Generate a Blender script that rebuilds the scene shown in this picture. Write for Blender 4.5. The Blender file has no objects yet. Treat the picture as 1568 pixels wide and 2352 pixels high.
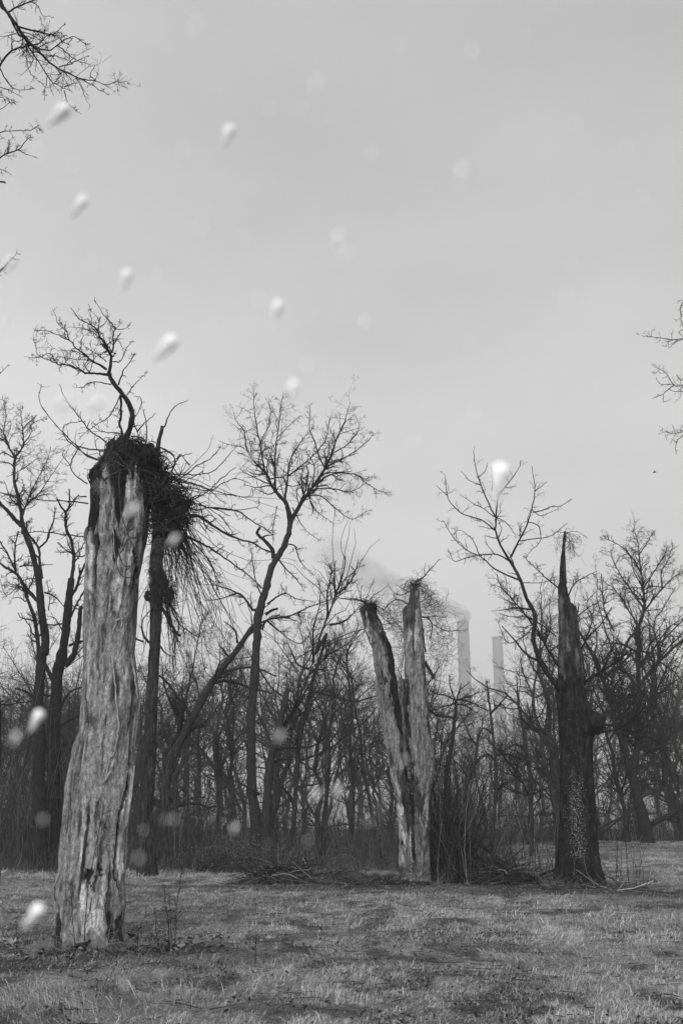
import bpy, math, random
import numpy as np

# ------------------------------------------------------------------ camera, sky, sun, exposure
S = bpy.context.scene
F, CX, CY, CAMZ, TH = 2287.0, 784.0, 1176.0, 1.6, math.radians(17.56)   # the photograph measured at 1568 x 2352
cam = bpy.data.objects.new('camera', bpy.data.cameras.new('camera'))
S.collection.objects.link(cam); S.camera = cam
cam.location = (0, 0, CAMZ); cam.rotation_euler = (math.pi / 2 + TH, 0, 0)
cam.data.sensor_fit = 'VERTICAL'; cam.data.sensor_height = 36; cam.data.sensor_width = 24
cam.data.lens = 36 * F / 2352; cam.data.clip_start = 0.05; cam.data.clip_end = 6000
cam.data.dof.use_dof = True; cam.data.dof.focus_distance = 22; cam.data.dof.aperture_fstop = 5.6

SUN_EL, SUN_AZ = math.radians(17), math.radians(190)     # azimuth seen from +Y clockwise: behind the camera, a little left
sun = bpy.data.lights.new('sun', 'SUN'); sun.energy = 1.5; sun.angle = math.radians(60); sun.color = (1, 1, 1)
so = bpy.data.objects.new('sun', sun); S.collection.objects.link(so)
so.rotation_euler = (math.pi / 2 - SUN_EL, 0, -SUN_AZ + math.pi)

w = bpy.data.worlds.new('World'); S.world = w; w.use_nodes = True
nt = w.node_tree; nt.nodes.clear(); N = nt.nodes.new; LK = nt.links.new
out = N('ShaderNodeOutputWorld'); bg = N('ShaderNodeBackground'); LK(bg.outputs[0], out.inputs[0])
sky = N('ShaderNodeTexSky'); sky.sky_type = 'NISHITA'; sky.sun_disc = False
sky.sun_elevation = SUN_EL; sky.sun_rotation = SUN_AZ; sky.dust_density = 6
bw = N('ShaderNodeRGBToBW'); LK(sky.outputs[0], bw.inputs[0])
tc = N('ShaderNodeTexCoord'); sx = N('ShaderNodeSeparateXYZ'); LK(tc.outputs['Generated'], sx.inputs[0])
ramp = N('ShaderNodeValToRGB'); LK(sx.outputs['Z'], ramp.inputs[0])     # the overcast layer: brighter low, darker towards the zenith
cr = ramp.color_ramp; cr.interpolation = 'EASE'
for i, (p, v) in enumerate([(0.0, .275), (.13, .30), (.36, .318), (.52, .265), (.72, .222), (1.0, .30)]):
    e = cr.elements[i] if i < 2 else cr.elements.new(p)
    e.position = p; e.color = (v, v, v, 1)
no = N('ShaderNodeTexNoise'); no.inputs['Scale'].default_value = 2.8; no.inputs['Detail'].default_value = 5
mpn = N('ShaderNodeMapping'); mpn.inputs['Scale'].default_value = (1, 1, 2.2)
LK(tc.outputs['Generated'], mpn.inputs[0]); LK(mpn.outputs[0], no.inputs['Vector'])
mr = N('ShaderNodeMapRange'); LK(no.outputs[0], mr.inputs[0])
mr.inputs[1].default_value = .3; mr.inputs[2].default_value = .7; mr.inputs[3].default_value = .87; mr.inputs[4].default_value = 1.13
mx = N('ShaderNodeMath'); mx.operation = 'MULTIPLY'; LK(ramp.outputs[0], mx.inputs[0]); LK(mr.outputs[0], mx.inputs[1])
mxx = N('ShaderNodeMath'); mxx.operation = 'MULTIPLY_ADD'; LK(sx.outputs['X'], mxx.inputs[0]); mxx.inputs[1].default_value = -.30; mxx.inputs[2].default_value = 1.0
mx2 = N('ShaderNodeMath'); mx2.operation = 'MULTIPLY'; LK(mx.outputs[0], mx2.inputs[0]); LK(mxx.outputs[0], mx2.inputs[1])
# unseen sky glow added low behind the camera to brighten the snowflakes
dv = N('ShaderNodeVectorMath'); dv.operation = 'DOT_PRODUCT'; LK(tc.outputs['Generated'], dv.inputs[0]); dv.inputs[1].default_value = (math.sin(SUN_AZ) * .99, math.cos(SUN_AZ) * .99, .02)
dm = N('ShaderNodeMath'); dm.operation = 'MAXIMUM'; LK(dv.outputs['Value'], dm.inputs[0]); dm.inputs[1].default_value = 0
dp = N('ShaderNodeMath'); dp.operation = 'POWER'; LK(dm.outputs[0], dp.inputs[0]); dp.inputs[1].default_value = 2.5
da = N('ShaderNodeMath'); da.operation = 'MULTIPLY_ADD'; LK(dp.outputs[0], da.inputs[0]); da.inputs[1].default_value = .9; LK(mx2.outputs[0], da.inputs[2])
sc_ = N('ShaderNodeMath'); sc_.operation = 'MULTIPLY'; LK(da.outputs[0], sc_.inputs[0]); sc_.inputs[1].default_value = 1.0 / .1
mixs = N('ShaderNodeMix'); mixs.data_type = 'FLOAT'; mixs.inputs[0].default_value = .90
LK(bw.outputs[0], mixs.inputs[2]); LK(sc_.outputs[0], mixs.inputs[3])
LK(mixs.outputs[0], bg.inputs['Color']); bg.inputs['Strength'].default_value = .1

S.view_settings.view_transform = 'Standard'; S.view_settings.look = 'None'
S.view_settings.gamma = 1; S.view_settings.exposure = 1.17
S.cycles.volume_bounces = 3; S.cycles.max_bounces = 8; S.cycles.diffuse_bounces = 5
S.cycles.use_denoising = True
S.cycles.denoising_prefilter = 'ACCURATE'; S.cycles.denoising_input_passes = 'RGB_ALBEDO_NORMAL'
try: S.cycles.volume_step_rate = 0.3
except Exception: pass

# ------------------------------------------------------------------ projection helpers
cT, sT = math.cos(TH), math.sin(TH)
def at(px, py, D):
    """world point on the upright plane y = D that the photograph shows at px, py"""
    px, py, D = np.broadcast_arrays(np.asarray(px, float), np.asarray(py, float), np.asarray(D, float))
    a = (px - CX) / F; b = (CY - py) / F
    t = D / (cT - b * sT)
    return np.stack([a * t, D, CAMZ + (sT + b * cT) * t], -1)
def mpp(py, D):
    return D / (cT - (CY - py) / F * sT) / F

# ------------------------------------------------------------------ noise in numpy
def _h(i, j, k, s):
    n = (i.astype(np.int64) * 374761393 + j.astype(np.int64) * 668265263 + k.astype(np.int64) * 2147483647 + s * 144665) & 0xffffffff
    n = ((n ^ (n >> 13)) * 1274126177) & 0xffffffff
    n = ((n ^ (n >> 16)) * 2246822519) & 0xffffffff
    return ((n ^ (n >> 15)) & 0xffffff) / float(0xffffff) * 2 - 1
def vn(x, y, z, s=0):
    x, y, z = np.broadcast_arrays(x, y, z)
    i, j, k = np.floor(x), np.floor(y), np.floor(z)
    fx, fy, fz = x - i, y - j, z - k
    fx, fy, fz = fx * fx * (3 - 2 * fx), fy * fy * (3 - 2 * fy), fz * fz * (3 - 2 * fz)
    r = 0
    for a in (0, 1):
        for b in (0, 1):
            for c in (0, 1):
                r = r + _h(i + a, j + b, k + c, s) * (fx if a else 1 - fx) * (fy if b else 1 - fy) * (fz if c else 1 - fz)
    return r
def fbm(x, y, z, s=0, o=4):
    r = 0; a = .5
    for q in range(o):
        r = r + a * vn(x * 2 ** q, y * 2 ** q, z * 2 ** q, s + q * 7); a *= .5
    return r
def sst(a, b, x):
    t = np.clip((x - a) / (b - a), 0, 1); return t * t * (3 - 2 * t)

# ------------------------------------------------------------------ scene helpers
COL = S.collection
def tag(o, label=None, cat=None, group=None, kind=None):
    if label: o['label'] = label
    if cat: o['category'] = cat
    if group: o['group'] = group
    if kind: o['kind'] = kind
    return o
def empty(name, loc, label, cat, group=None):
    o = bpy.data.objects.new(name, None); COL.objects.link(o)
    o.location = [float(v) for v in loc]; o.empty_display_size = .3
    return tag(o, label, cat, group)
def mesh_obj(name, V, faces, mat, parent=None, smooth=True, attrs=None, col=True):
    """V (n,3); faces: list of integer arrays (m, k), one array per polygon size"""
    V = np.asarray(V, float).reshape(-1, 3)
    if parent is not None: V = V - np.array(parent.location)
    me = bpy.data.meshes.new(name)
    me.vertices.add(len(V)); me.vertices.foreach_set('co', V.astype(np.float32).ravel())
    faces = [f for f in faces if len(f)]
    tot = np.concatenate([np.full(len(f), f.shape[1]) for f in faces])
    loops = np.concatenate([f.ravel() for f in faces])
    me.loops.add(len(loops)); me.loops.foreach_set('vertex_index', loops.astype(np.int32))
    me.polygons.add(len(tot))
    me.polygons.foreach_set('loop_start', np.concatenate([[0], np.cumsum(tot)[:-1]]).astype(np.int32))
    if smooth: me.polygons.foreach_set('use_smooth', np.ones(len(tot), bool))
    me.update(calc_edges=True)
    for k, v in (attrs or {}).items():
        a = me.attributes.new(k, 'FLOAT', 'POINT'); a.data.foreach_set('value', np.asarray(v, np.float32).ravel())
    me.materials.append(mat)
    o = bpy.data.objects.new(name, me)
    if col: COL.objects.link(o)
    if parent is not None: o.parent = parent
    return o

class Tubes:
    """collects curved tapering tubes, builds them all as ONE mesh"""
    def __init__(s): s.g = {}; s.nv = 0
    def add(s, P, R, sides=4):
        P = np.asarray(P, float); R = np.asarray(R, float)
        if P.ndim == 2: P = P[None]; R = R[None]
        if len(P): s.g.setdefault((P.shape[1], sides), []).append((P, R))
        return s
    def arrays(s):
        Vs, Fs, base = [], [], 0
        for (n, k), L in s.g.items():
            P = np.concatenate([a for a, b in L]); R = np.concatenate([b for a, b in L])
            T = np.gradient(P, axis=1); T /= np.linalg.norm(T, axis=2, keepdims=True) + 1e-9
            m = np.abs(T.mean(1)); ref = np.eye(3)[np.argmin(m, axis=1)][:, None, :]
            U = np.cross(T, np.broadcast_to(ref, T.shape)); U /= np.linalg.norm(U, axis=2, keepdims=True) + 1e-9
            W = np.cross(T, U)
            th = np.arange(k) * 2 * math.pi / k
            ring = P[:, :, None, :] + R[:, :, None, None] * (np.cos(th)[None, None, :, None] * U[:, :, None, :] + np.sin(th)[None, None, :, None] * W[:, :, None, :])
            Vs.append(ring.reshape(-1, 3))
            K = len(P)
            a = base + (np.arange(K)[:, None, None] * n + np.arange(n - 1)[None, :, None]) * k
            j = np.arange(k)[None, None, :]; j2 = (j + 1) % k
            Fs.append(np.stack([a + j, a + j2, a + k + j2, a + k + j], -1).reshape(-1, 4))
            base += K * n * k
        s.rnd = np.concatenate([np.repeat(np.random.default_rng(K_).normal(size=len(v_) // nk), nk) for K_, (v_, nk) in enumerate(zip(Vs, [n * k for (n, k) in s.g]))])
        return np.concatenate(Vs), np.concatenate(Fs)
    def build(s, name, mat, parent=None, col=True):
        if not s.g: return None
        V, Fq = s.arrays()
        return mesh_obj(name, V, [Fq], mat, parent, col=col)

def unit(v): return v / (np.linalg.norm(v, axis=-1, keepdims=True) + 1e-9)
def spawn(rng, P, R, nch, tmin=.2, ang=(25, 60), lf=.5, npts=5, wander=.25, up=.05, rf=.6, rmin=.004, tip=.35, lmin=0, tmax=1.0):
    """children of every tube in P: returns their paths and radii"""
    K, n = P.shape[:2]
    idx = np.repeat(np.arange(K), nch); M = len(idx)
    t = rng.uniform(tmin, tmax, M); f = t * (n - 1) * .999; i = f.astype(int); q = (f - i)[:, None]
    p = P[idx, i] * (1 - q) + P[idx, i + 1] * q
    r = R[idx, i] * (1 - q[:, 0]) + R[idx, i + 1] * q[:, 0]
    tan = unit(P[idx, i + 1] - P[idx, i])
    Lp = np.linalg.norm(np.diff(P, axis=1), axis=2).sum(1)[idx]
    rnd = rng.normal(size=(M, 3)); perp = unit(rnd - (rnd * tan).sum(1, keepdims=True) * tan)
    a = np.radians(rng.uniform(ang[0], ang[1], M))[:, None]
    d = unit(np.cos(a) * tan + np.sin(a) * perp)
    L = np.maximum(Lp * lf * rng.uniform(.5, 1.25, M) * (1.2 - .65 * t), lmin)
    out = [p]; st = (L / (npts - 1))[:, None]
    for k in range(npts - 1):
        d = unit(d + rng.normal(size=(M, 3)) * wander + np.array([0, 0, up]))
        out.append(out[-1] + d * st)
    C = np.stack(out, 1)
    r0 = np.maximum(np.minimum(r * rf, L * .03 + rmin), rmin)
    RR = r0[:, None] * np.linspace(1, tip, npts)[None, :]
    return C, np.maximum(RR, rmin * .55)

def catmull(P, m=4):
    P = np.asarray(P, float)
    if len(P) < 3: return np.stack([P[0] + (P[-1] - P[0]) * t for t in np.linspace(0, 1, m + 1)])
    Q = np.vstack([2 * P[0] - P[1], P, 2 * P[-1] - P[-2]]); o = []
    for i in range(1, len(Q) - 2):
        for t in np.arange(m) / m:
            a, b, c, d = Q[i - 1], Q[i], Q[i + 1], Q[i + 2]
            o.append(.5 * (2 * b + (c - a) * t + (2 * a - 5 * b + 4 * c - d) * t * t + (3 * b - a - 3 * c + d) * t ** 3))
    o.append(P[-1]); return np.array(o)

def Hh(x, y):
    """height of the ground"""
    x = np.asarray(x, float); y = np.asarray(y, float)
    rise = .95 * sst(30, 62, y) * sst(1, 17, x + .04 * (y - 30)) * (1 - .8 * sst(66, 110, y))
    near = 1 - sst(60, 120, y)
    return rise + near * (.07 * vn(x * .35, y * .35, 0.5, 3) + .045 * vn(x * 1.3, y * 1.3, .5, 4) + .02 * vn(x * 3.1, y * 3.1, .5, 8)) + .25 * sst(0, 60, y) * vn(x * .05, y * .05, .2, 9) * sst(25, 60, y)

# ------------------------------------------------------------------ materials (black and white photograph: every colour is a grey)
def mat(name, v=.1, rough=.9, var=.35, scale=(6, 6, 1.2), bump=.4, attr=None, bdist=.02, fine=30, trans=0, spec=.06):
    m = bpy.data.materials.new(name); m.use_nodes = True; t = m.node_tree; t.nodes.clear()
    N = t.nodes.new; L = t.links.new
    o = N('ShaderNodeOutputMaterial'); p = N('ShaderNodeBsdfPrincipled')
    p.inputs['Roughness'].default_value = rough; p.inputs['Specular IOR Level'].default_value = spec
    tc = N('ShaderNodeTexCoord'); mp = N('ShaderNodeMapping'); mp.inputs['Scale'].default_value = scale
    L(tc.outputs['Object'], mp.inputs[0])
    n = N('ShaderNodeTexNoise'); n.inputs['Scale'].default_value = 1; n.inputs['Detail'].default_value = 6; n.inputs['Roughness'].default_value = .62
    L(mp.outputs[0], n.inputs['Vector'])
    n2 = N('ShaderNodeTexNoise'); n2.inputs['Scale'].default_value = fine / 6; n2.inputs['Detail'].default_value = 3; L(mp.outputs[0], n2.inputs['Vector'])
    mm = N('ShaderNodeMath'); mm.operation = 'MULTIPLY_ADD'; L(n2.outputs[0], mm.inputs[0]); mm.inputs[1].default_value = .5; 
    ad = N('ShaderNodeMath'); ad.operation = 'MULTIPLY'; L(n.outputs[0], ad.inputs[0]); ad.inputs[1].default_value = .5
    L(ad.outputs[0], mm.inputs[2])
    r = N('ShaderNodeMapRange'); L(mm.outputs[0], r.inputs[0]); r.inputs[1].default_value = .40; r.inputs[2].default_value = .60
    r.inputs[3].default_value = 1 - var; r.inputs[4].default_value = 1 + var
    mu = N('ShaderNodeMath'); mu.operation = 'MULTIPLY'; L(r.outputs[0], mu.inputs[0])
    if attr:
        a = N('ShaderNodeAttribute'); a.attribute_name = attr; L(a.outputs['Fac'], mu.inputs[1])
    else: mu.inputs[1].default_value = v
    L(mu.outputs[0], p.inputs['Base Color'])
    if bump:
        b = N('ShaderNodeBump'); b.inputs['Strength'].default_value = bump; b.inputs['Distance'].default_value = bdist
        L(mm.outputs[0], b.inputs['Height']); L(b.outputs[0], p.inputs['Normal'])
    if trans:
        tr = N('ShaderNodeBsdfTranslucent'); L(mu.outputs[0], tr.inputs['Color'])
        ms = N('ShaderNodeMixShader'); ms.inputs[0].default_value = trans; L(p.outputs[0], ms.inputs[1]); L(tr.outputs[0], ms.inputs[2]); L(ms.outputs[0], o.inputs[0])
    else: L(p.outputs[0], o.inputs[0])
    return m
M = dict(
    bark=mat('dark_bark', .020, scale=(11, 11, 3), var=.5, bump=.8, bdist=.05), bark2=mat('grey_bark', .030, scale=(11, 11, 3), var=.5, bump=.8, bdist=.05),
    twig=mat('twig_bark', .038, bump=0), twigpale=mat('pale_twig', .12, bump=0), vine=mat('dead_vine', .055, bump=0, scale=(12, 12, 12)),
    vinedark=mat('dark_vine', .026, bump=0, scale=(12, 12, 12)), vinepale=mat('weathered_vine', .26, scale=(14, 14, 4), bdist=.01),
    wood=mat('weathered_wood', attr='tone', var=.48, scale=(24, 24, 9), bump=1.0, bdist=.03, fine=26),
    mass=mat('rotten_matter', .022, scale=(12, 12, 12), bump=.8),
    soil=mat('meadow_soil', attr='tone', var=.5, scale=(7, 7, 7), bump=.8, bdist=.05),
    grass=mat('dry_grass', attr='tone', var=.15, scale=(3, 3, 3), bump=0, trans=.25),
    leaf=mat('dead_leaf', attr='tone', var=.3, scale=(20, 20, 20), bump=0, trans=.15, rough=.6, spec=.5),
    brush=mat('dry_stems', attr='tone', var=.2, bump=0),
    concrete=mat('stained_concrete', .07, scale=(.25, .25, .04), var=.15, bump=0), band=mat('dark_band', .05, var=.1, bump=0),
    snow=mat('wet_snow', .98, var=.01, bump=0, trans=0, rough=1.0),
    bird=mat('dark_feathers', .04, bump=0))

# lichen flecks on the dark tree: small pale spots of their own
def lichen(m):
    t = m.node_tree; N = t.nodes.new; L = t.links.new
    p = [n for n in t.nodes if n.type == 'BSDF_PRINCIPLED'][0]
    src = p.inputs['Base Color'].links[0].from_socket
    tc = N('ShaderNodeTexCoord'); mp = N('ShaderNodeMapping'); mp.inputs['Scale'].default_value = (44, 44, 26); L(tc.outputs['Object'], mp.inputs[0])
    nz = N('ShaderNodeTexNoise'); nz.inputs['Scale'].default_value = 1; nz.inputs['Detail'].default_value = 4; L(mp.outputs[0], nz.inputs['Vector'])
    a = N('ShaderNodeAttribute'); a.attribute_name = 'lichen'
    ad = N('ShaderNodeMath'); ad.operation = 'MULTIPLY_ADD'; L(a.outputs['Fac'], ad.inputs[0]); ad.inputs[1].default_value = .22; L(nz.outputs[0], ad.inputs[2])
    r = N('ShaderNodeMapRange'); L(ad.outputs[0], r.inputs[0]); r.inputs[1].default_value = .79; r.inputs[2].default_value = .82
    mx = N('ShaderNodeMix'); mx.data_type = 'FLOAT'; L(r.outputs[0], mx.inputs[0]); L(src, mx.inputs[2]); mx.inputs[3].default_value = .30
    L(mx.outputs[0], p.inputs['Base Color'])
M['lichenwood'] = mat('lichened_bark', attr='tone', var=.4, scale=(16, 16, 4), bump=1.0, bdist=.06); lichen(M['lichenwood'])

# ------------------------------------------------------------------ ground
def litter(x, y):
    """1 where dark leaf litter and bare soil show instead of straw-pale grass"""
    hf0 = fbm(x * 2, y * 2, 4.4, 91, 3)
    wood = sst(37.5, 41, y + 1.5 * hf0 + 1.5 * vn(x * .3, y * .1, .3, 31)) * (1 - sst(2, 9, x - .10 * (y - 40)))
    wood = np.maximum(wood, sst(58, 66, y))
    hf = fbm(x * 3.4, y * 2.0, 4.4, 91, 4); n = fbm(x * .55, y * .30, 1.7, 21, 4) + .75 * hf
    patch = .65 * sst(.07, .34, n)
    fine = .85 * sst(.06, .24, fbm(x * 2.3, y * 1.3, 7.7, 77, 3))
    rings = [(-5.1, 13.5, 2.6, 1.2), (-2.7, 14.4, 1.6, .9), (1.0, 29.8, 6.5, 1.7), (9.5, 27.5, 7.5, 1.9), (5.5, 29.2, 3.0, 1.2)]
    for cx, cy, rx, ry in rings:
        q = ((x - cx) / rx) ** 2 + ((y - cy) / ry) ** 2
        patch = np.maximum(patch, .95 * (1 - sst(.4, 1.5, q + 1.3 * n)))
    return np.clip(np.maximum(np.maximum(wood, patch), fine), 0, 1)
nr, na = 420, 720
rr = np.concatenate([[0.3], np.geomspace(2, 1400, nr - 1)]); aa = np.arange(na) / na * 2 * math.pi
X = rr[:, None] * np.sin(aa)[None]; Y = rr[:, None] * np.cos(aa)[None]
li = litter(X, Y)
Z = Hh(X, Y) + .02 * vn(X * 5, Y * 5, .1, 5) * (Y < 80)
V = np.stack([X, Y, Z], -1).reshape(-1, 3)
i = np.arange(nr - 1)[:, None] * na; j = np.arange(na)[None]; j2 = (j + 1) % na
Fq = np.stack([i + j, i + na + j, i + na + j2, i + j2], -1).reshape(-1, 4)
tone = (.19 - .145 * li) * (1 + .25 * vn(X * .8, Y * .5, .4, 6))
g = mesh_obj('ground', V, [Fq, np.arange(na)[None]], M['soil'], attrs={'tone': tone}); tag(g, kind='structure')
try: g.location = (0, 0, 0)
except Exception: pass

# ------------------------------------------------------------------ standing snags: a broken trunk from its two outlines
def snag(name, rows, D, parent, m, base=.27, streak=.10, ops=(), groove=.03, jag=.25, nz=420, nth=220, cap=True, seed=0, flat=.9,
         lichen_fn=None, bark_ridge=0, noise_edge=1.0, backtone=None, flute=0.0, crack=.5):
    rows = sorted(rows, key=lambda r: -r[0]); ys = np.array([r[0] for r in rows], float)
    v = np.linspace(ys[0], ys[-1], nz)
    L = np.interp(-v, -ys, [r[1] for r in rows]); R = np.interp(-v, -ys, [r[2] for r in rows])
    c = (L + R) / 2; rp = (R - L) / 2; C = at(c, v, D); rad = rp * mpp(v, D)
    th = np.arange(nth) / nth * 2 * math.pi
    s, co = np.sin(th)[None], np.cos(th)[None]
    P = C[:, None, :] + np.stack([rad[:, None] * s, -rad[:, None] * co * flat, 0 * s * rad[:, None]], -1)
    x, y, z = P[..., 0], P[..., 1], P[..., 2]
    zr = (z - z.min()) / (z.max() - z.min())
    fib = fbm(x * 15, y * 15, z * 2.6, seed + 1, 5)          # fibres
    big = fbm(x * 4.5, y * 4.5, z * 1.5, seed + 2, 3)
    med = fbm(x * 9, y * 9, z * 7, seed + 3, 3)
    disp = groove * (.8 * fib + .55 * big + .4 * med * noise_edge)
    if seed == 3: disp = disp + .07 * np.clip(np.sin(np.arctan2(s, co) * 5 + .8) + .5 * np.sin(np.arctan2(s, co) * 11), -.6, 1.5) * (1 - sst(0, .055, zr)) ** 1.5
    if flute:
        at_ = np.arctan2(s, co); disp = disp + flute * (np.sin(at_ * 7 + 2 * vn(z * .6, 0 * z, .5, seed) + 1.3) + .6 * np.sin(at_ * 12 + 4)) * (1 - sst(0, .22, zr))
    tone = base + streak * (1.7 * fib + .5 * med + .35 * big)
    ck = sst(.17, .34, fbm(x * 15, y * 15, z * 2.3, seed + 5, 4))
    tone = tone * (1 - crack * ck); disp = disp - groove * .8 * ck
    tone = tone * (1 + .30 * vn(x * 42, y * 42, z * 22, seed + 15) + .2 * vn(x * 80, y * 80, z * 34, seed + 16))
    if bark_ridge:
        br = 1 - np.abs(fbm(x * 8.5, y * 8.5, z * 1.9, seed + 9, 4)) * 5
        br = np.clip(br, -.4, 1); disp = disp - bark_ridge * br; tone = tone * (1 - .5 * np.clip(br, 0, 1))
    px = c[:, None] + rp[:, None] * s; py = np.broadcast_to(v[:, None], px.shape)
    wx = px + 10 * fbm(x * 7, y * 7, z * 3, seed + 11, 3) + 7 * fbm(x * 26, y * 26, z * 14, seed + 12, 3); wy = py + 52 * fbm(x * 13, y * 13, z * 2.5, seed + 13, 3) + 14 * fbm(x * 30, y * 30, z * 18, seed + 14, 3)
    front = sst(-.25, .05, np.broadcast_to(co, px.shape))
    for o in ops:
        if o[0] == 'e':
            _, ex, ey, rx, ry, val, dp = o
            mk = 1 - sst(.75, 1.1, ((wx - ex) / rx) ** 2 + ((wy - ey) / ry) ** 2)
            mk = mk * front
        elif o[0] == 'l':
            _, pts, wd, val, dp = o
            yy = np.array([q[1] for q in pts], float); xx = np.array([q[0] for q in pts], float)
            od = np.argsort(yy); lx = np.interp(py, yy[od], xx[od])
            ww = np.interp(py, yy[od], np.array(wd, float)[od]) if not np.isscalar(wd) else wd
            mk = (1 - sst(.7, 1.05, np.abs(px + .45 * (wx - px) - lx) / ww)) * sst(yy.min() - 3, yy.min() + 4, wy) * (1 - sst(yy.max() - 4, yy.max() + 3, wy)) * front
        elif o[0] == 'y':      # a band all round
            _, y0, y1, val, dp = o
            mk = sst(y0 - 5, y0 + 5, wy) * (1 - sst(y1 - 5, y1 + 5, wy))
        elif o[0] == 's':      # a side: s beyond a limit
            _, sgn, lim, y0, y1, val, dp = o
            sw = sgn * (wx - c[:, None]) / rp[:, None]
            mk = sst(lim - .05, lim + .05, sw) * sst(y0 - 4, y0 + 4, wy) * (1 - sst(y1 - 4, y1 + 4, wy))
        vv = val * (1 + 1.2 * fib + .8 * med)
        tone = tone * (1 - mk) + vv * mk; disp = disp + dp * mk
    tone = np.clip(tone, .012, .62)
    dn = disp
    x2 = x + dn * s; y2 = y - dn * co
    top = sst(1 - jag, 1, zr) * 0
    zj = z.copy(); tz = sst(.93, 1, zr) * (fbm(x * 5, y * 5, 0 * z + 3, seed + 21, 3) * 2) * jag
    zj = z + tz
    V = np.stack([x2, y2, zj], -1)
    if cap:
        for k, (f_, dz) in enumerate([(.85, -.03), (.6, -.12), (.3, -.25)]):
            ring = V[nz - 1].copy(); cc = ring.mean(0); ring = cc + (ring - cc) * f_; ring[:, 2] = V[nz - 1][:, 2] * f_ + cc[2] * (1 - f_) + dz
            V = np.concatenate([V, ring[None]]); tone = np.concatenate([tone, tone[nz - 1:nz] * .5])
    n = len(V)
    at_l = {'tone': tone}
    if lichen_fn: 
        l = lichen_fn(px, py) * front; at_l['lichen'] = np.concatenate([l, np.zeros((n - nz, nth))])
    i = np.arange(n - 1)[:, None] * nth; j = np.arange(nth)[None]; j2 = (j + 1) % nth
    Fq = np.stack([i + j, i + j2, i + nth + j2, i + nth + j], -1).reshape(-1, 4)
    return mesh_obj(name, V.reshape(-1, 3), [Fq, (np.arange(nth) + (n - 1) * nth)[None]], m, parent, attrs=at_l)

# ------------------------------------------------------------------ trees traced branch by branch
class Tree:
    def __init__(s, name, label, D, basepx, cat='tree', group=None, seed=1, spread=.35):
        b = at(basepx, CY + F * math.tan(TH + math.atan(CAMZ / D)), D); s.D = D
        s.root = empty(name, (b[0], D, float(Hh(b[0], D))), label, cat, group)
        s.rng = np.random.default_rng(seed); s.nodes = []; s.spread = spread
    def base_y(s):                       # photograph row at which the tree meets the ground
        z = s.root.location.z
        lo, hi = 1500, 2352
        for _ in range(40):
            mid = (lo + hi) / 2
            if at(784, mid, s.D)[2] > z: lo = mid
            else: hi = mid
        return lo
    def stroke(s, pts, w0, w1, part='branch', m=None, sides=8, twigs=2, tl=.30, depth=None, wander=.5, tn=5, ang=(25, 65), rmin=.004, up=.02, tw_m=None, tmin=.15, stub=False, k=4, tw=.28, density=1.0, col=None):
        rng = s.rng
        q = catmull(pts, k); n = len(q)
        if s.nodes:
            A = np.array(s.nodes); d = np.hypot(A[:, 0] - q[0, 0], A[:, 1] - q[0, 1]); d0 = A[np.argmin(d), 2]
        else: d0 = s.D
        ln = np.hypot(*np.diff(q, axis=0).T); cum = np.concatenate([[0], np.cumsum(ln)]); tt = cum / cum[-1]
        Lm = cum[-1] * mpp(1500, s.D)
        end = depth if depth is not None else rng.uniform(-1, 1) * s.spread * Lm
        dep = d0 + end * tt ** 1.2 + rng.normal() * .04 * Lm * np.sin(tt * math.pi)
        q = q + rng.normal(size=q.shape) * wander * np.minimum(1, tt * 6)[:, None]
        P = at(q[:, 0], q[:, 1], dep)
        wd = np.interp(np.linspace(0, len(w0) - 1, n), np.arange(len(w0)), w0) if isinstance(w0, (list, tuple)) else w0 + (w1 - w0) * tt ** .8
        R = wd / 2 * mpp(q[:, 1], dep)
        R = R * (1 + .07 * rng.normal(size=n))
        for a in range(n): s.nodes.append((q[a, 0], q[a, 1], dep[a]))
        T = Tubes()
        PP, RR_ = P, R
        if stub:
            PP = np.vstack([P, P[-1] + (P[-1] - P[-2]) * .03]); RR_ = np.append(R, .002)
        T.add(PP, RR_, sides)
        if twigs:
            cnt = max(2, int(density * tn * (cum[-1] / 60)))
            l0 = dict(ang=ang, lf=tl, wander=tw, up=up, rmin=rmin)
            C1, R1 = spawn(rng, P[None], R[None], cnt, tmin=tmin, npts=6, rf=.55, **l0); T.add(C1, R1, 4)
            for q_ in range(twigs - 1):
                l0['lf'] = .45
                C1, R1 = spawn(rng, C1, R1, (5, 4, 3)[min(q_, 2)], tmin=.15, npts=5 if q_ == 0 else 4, rf=.7, **l0); T.add(C1, R1, 3)
        return T.build(part, m or M['bark'], s.root)

def Z_(ox, oy, k):
    return lambda *p: [(ox + k * a, oy + k * b) for a, b in p]
z1 = Z_(0, 666.4, .35); z2 = Z_(0, 1489.6, .35); z3 = Z_(470.4, 862.4, .3); z4 = Z_(509.6, 1489.6, .35); z5 = Z_(784, 1254.4, .225)
z6 = Z_(980, 1019.2, .375); z7 = Z_(1019.2, 1568, .35); z8 = Z_(0, 0, .4); za = Z_(0, 901.6, .26667); zb = Z_(0, 1489.6, .26667)
zc = Z_(274.4, 1019.2, .23333); zh = Z_(1254.4, 1176, .35); zr = Z_(1254.4, 666.4, .28333); zm = Z_(901.6, 1568, .275); zp = Z_(156.8, 1019.2, .15)

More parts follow.
